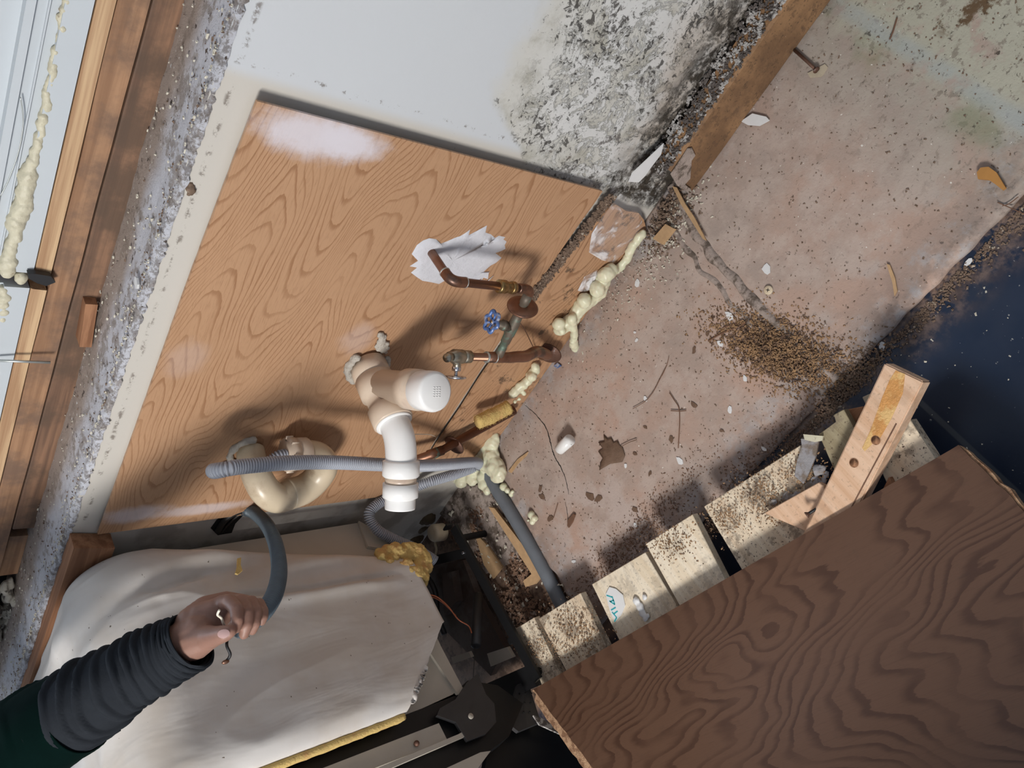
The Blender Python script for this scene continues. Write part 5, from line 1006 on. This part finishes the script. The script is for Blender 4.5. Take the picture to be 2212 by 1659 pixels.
# four fingers curled over the conduit, tips pointing down the picture
FG = [((476, 1303, 1.125, .0118), (496, 1299, 1.096, .0110), (511, 1316, 1.078, .0102), (512, 1338, 1.068, .0092), (509, 1357, 1.070, .0080)),
      ((500, 1301, 1.143, .0114), (522, 1299, 1.112, .0108), (534, 1322, 1.094, .0099), (533, 1349, 1.086, .0090), (527, 1370, 1.088, .0078)),
      ((522, 1303, 1.158, .0108), (543, 1301, 1.130, .0102), (553, 1322, 1.113, .0092), (551, 1346, 1.104, .0083), (545, 1362, 1.107, .0072)),
      ((542, 1307, 1.168, .0095), (560, 1304, 1.146, .0088), (569, 1320, 1.132, .0080), (569, 1333, 1.124, .0073), (566, 1343, 1.124, .0064))]
for fg in FG: capsules(bm, S(*[(D(x, y, d), r) for x, y, d, r in fg]))
# trunk, neck, head, legs, other arm
ch_ = V((-1.27, -.60, 1.32)); hip = V((-1.30, -.93, .93)); nk = V((-1.27, -.50, 1.47)); hd = V((-1.26, -.42, 1.60))
capsules(bm, S((hip, .13), (V((-1.29, -.78, 1.12)), .125), (ch_, .135))); capsules(bm, S((sh, .058), (V((-1.27, -.52, 1.39)), .085), (V((-1.46, -.52, 1.37)), .058)))
capsules(bm, S((ch_, .10), (nk, .058), (hd - V((0, .02, .05)), .06))); capsules(bm, S((hd, .085), (hd + V((0, .015, .045)), .082), (hd + V((.0, .035, -.06)), .055)))
capsules(bm, S((hd + V((0, .085, .0)), .016), (hd + V((0, .105, -.015)), .014)))
for sx in (-1, 1): capsules(bm, S((hd + V((sx * .088, -.0, 0)), .014), (hd + V((sx * .092, -.005, .02)), .014)))
capsules(bm, S((V((-1.46, -.52, 1.37)), .055), (V((-1.56, -.66, 1.13)), .042), (V((-1.50, -.60, .93)), .030), (V((-1.49, -.56, .90)), .032), (V((-1.48, -.50, .895)), .026)))
for k in range(4): capsules(bm, S((V((-1.51 + k * .019, -.50, .896)), .011), (V((-1.52 + k * .024, -.455, .899)), .010), (V((-1.525 + k * .026, -.425, .894)), .008)))
capsules(bm, S((V((-1.45, -.54, .90)), .015), (V((-1.425, -.50, .895)), .011)))
for sx in (-1, 1): capsules(bm, S((hip + V((sx * .09, 0, -.04)), .10), (V((-1.30 + sx * .12, -.95, .48)), .062), (V((-1.30 + sx * .13, -1.0, .09)), .042), (V((-1.30 + sx * .135, -.98, .045)), .040), (V((-1.30 + sx * .15, -.86, .025)), .032)))
body = remesh('body', bm, 'skin', pe, .0028, 0, 60, 2); tag(body, 'brown skin, hand clenched')
tm = bmesh.new(); q = D(483, 1369, 1.044); nn = (CAM - q).normalized(); s1 = (D(496, 1364, 1.06) - D(468, 1368, 1.068)).normalized(); s1 = (s1 - nn * s1.dot(nn)).normalized(); s2 = nn.cross(s1)
vs = []
for k in range(16):
    a = 2 * PI * k / 16; vs.append(tm.verts.new(q + s1 * math.cos(a) * .0078 + s2 * math.sin(a) * .0058 + nn * .0005))
c_ = tm.verts.new(q + nn * .0022)
for k in range(16): tm.faces.new((vs[k], vs[(k + 1) % 16], c_))
obj('thumbnail', tm, 'nail', pe, True)
# sleeves
def sleeve(name, path, mat, folds, amp, label, seg=64, cuff=False, thick=.003, close=False):
    sp_ = spline(path, 26); bm = bmesh.new(); rings = tube(bm, sp_, seg=seg, cap=close); n = len(rings)
    for i, rg in enumerate(rings):
        c = sp_[i][0]; L_ = i / (n - 1)
        for k, v in enumerate(rg):
            d = (v.co - c); a = 2 * PI * k / seg; r = d.length
            ph = L_ * folds * 2 * PI + 2.6 * math.sin(a + .6) + 11. * noise.noise(v.co * 6) + 2. * noise.noise(v.co * 22)
            rid = max(0, math.cos(ph)) ** 2.5
            wv = (rid - .35) * amp * max(0, .55 + .9 * noise.noise(v.co * 12 + V((3, 1, 2)))) * 1.5 + noise.noise(v.co * 26) * amp * .5
            if cuff and L_ > .965: wv = .0015
            v.co = c + d.normalized() * (r + wv)
    o = obj(name, bm, mat, pe, True); so = o.modifiers.new('t', 'SOLIDIFY'); so.thickness = thick; so.offset = -1; return tag(o, label)
sleeve('grey_sleeve', [(D(20, 1620, 1.13), .054), (D(120, 1562, 1.12), .0560), (D(200, 1510, 1.115), .0550), (D(270, 1462, 1.11), .0475), (D(340, 1425, 1.108), .0430), (D(390, 1400, 1.106), .0400), (D(412, 1385, 1.105), .0385)], 'greycloth', 17, .0062, 'wrinkled grey jersey sleeve', cuff=True)
sleeve('green_sleeve', [(sh + V((-.06, -.03, .02)), .085), (sh + V((0, .01, -.01)), .080), (D(-160, 1715, 1.15), .072), (D(-20, 1640, 1.135), .068), (D(70, 1590, 1.128), .0645), (D(125, 1558, 1.122), .0625), (D(165, 1534, 1.12), .060)], 'greencloth', 3, .004, 'dark green outer sleeve')
def shell(name, paths, mat, label, vox=.009, nz=.004):
    b = bmesh.new()
    for p in paths: capsules(b, S(*p))
    return tag(remesh(name, b, mat, pe, vox, nz, 14, 5), label)
shell('green_shirt', [((hip + V((0, 0, -.02)), .158), (V((-1.30, -.87, 1.02)), .152), (V((-1.29, -.78, 1.12)), .148), (ch_, .153)), ((sh + V((-.02, 0, 0)), .070), (V((-1.27, -.53, 1.385)), .095), (V((-1.46, -.52, 1.37)), .070)), ((V((-1.46, -.52, 1.37)), .068), (V((-1.56, -.66, 1.13)), .055), (V((-1.51, -.61, .96)), .040))], 'greencloth', 'dark green shirt')
shell('trousers', [((hip + V((0, 0, -.02)), .14), (hip + V((.09, 0, -.05)), .112), (V((-1.18, -.95, .48)), .078), (V((-1.17, -1.0, .09)), .062)), ((hip + V((0, 0, -.02)), .14), (hip + V((-.09, 0, -.05)), .112), (V((-1.42, -.95, .48)), .078), (V((-1.43, -1.0, .09)), .062))], 'jeans', 'dark trousers')
for sx in (-1, 1): shell('shoe', [((V((-1.30 + sx * .133, -1.0, .035)), .046), (V((-1.30 + sx * .15, -.86, .026)), .040), (V((-1.30 + sx * .155, -.80, .022)), .034))], 'shoe', 'black shoe', .006, .0)
shell('hair', [((hd + V((0, -.022, .03)), .088), (hd + V((0, .0, .065)), .082)), ((hd + V((0, -.035, -.01)), .075), (hd + V((0, -.03, .03)), .085))], 'hair', 'short black hair', .006, .003)
for sx in (-1, 1):
    b = bmesh.new(); bmesh.ops.create_icosphere(b, subdivisions=2, radius=.011, matrix=Matrix.Translation(hd + V((sx * .032, .092, .012)))); obj('eye', b, 'pvc', pe, True)
    b = bmesh.new(); bmesh.ops.create_icosphere(b, subdivisions=2, radius=.005, matrix=Matrix.Translation(hd + V((sx * .032, .1015, .011)))); obj('iris', b, 'black', pe, True)
b = bmesh.new(); tube(b, spline([(hd + V((-.024, .083, -.055)), .003), (hd + V((0, .092, -.055)), .005), (hd + V((.024, .083, -.055)), .003)], 5), seg=8); obj('lips', b, 'nail', pe, True)
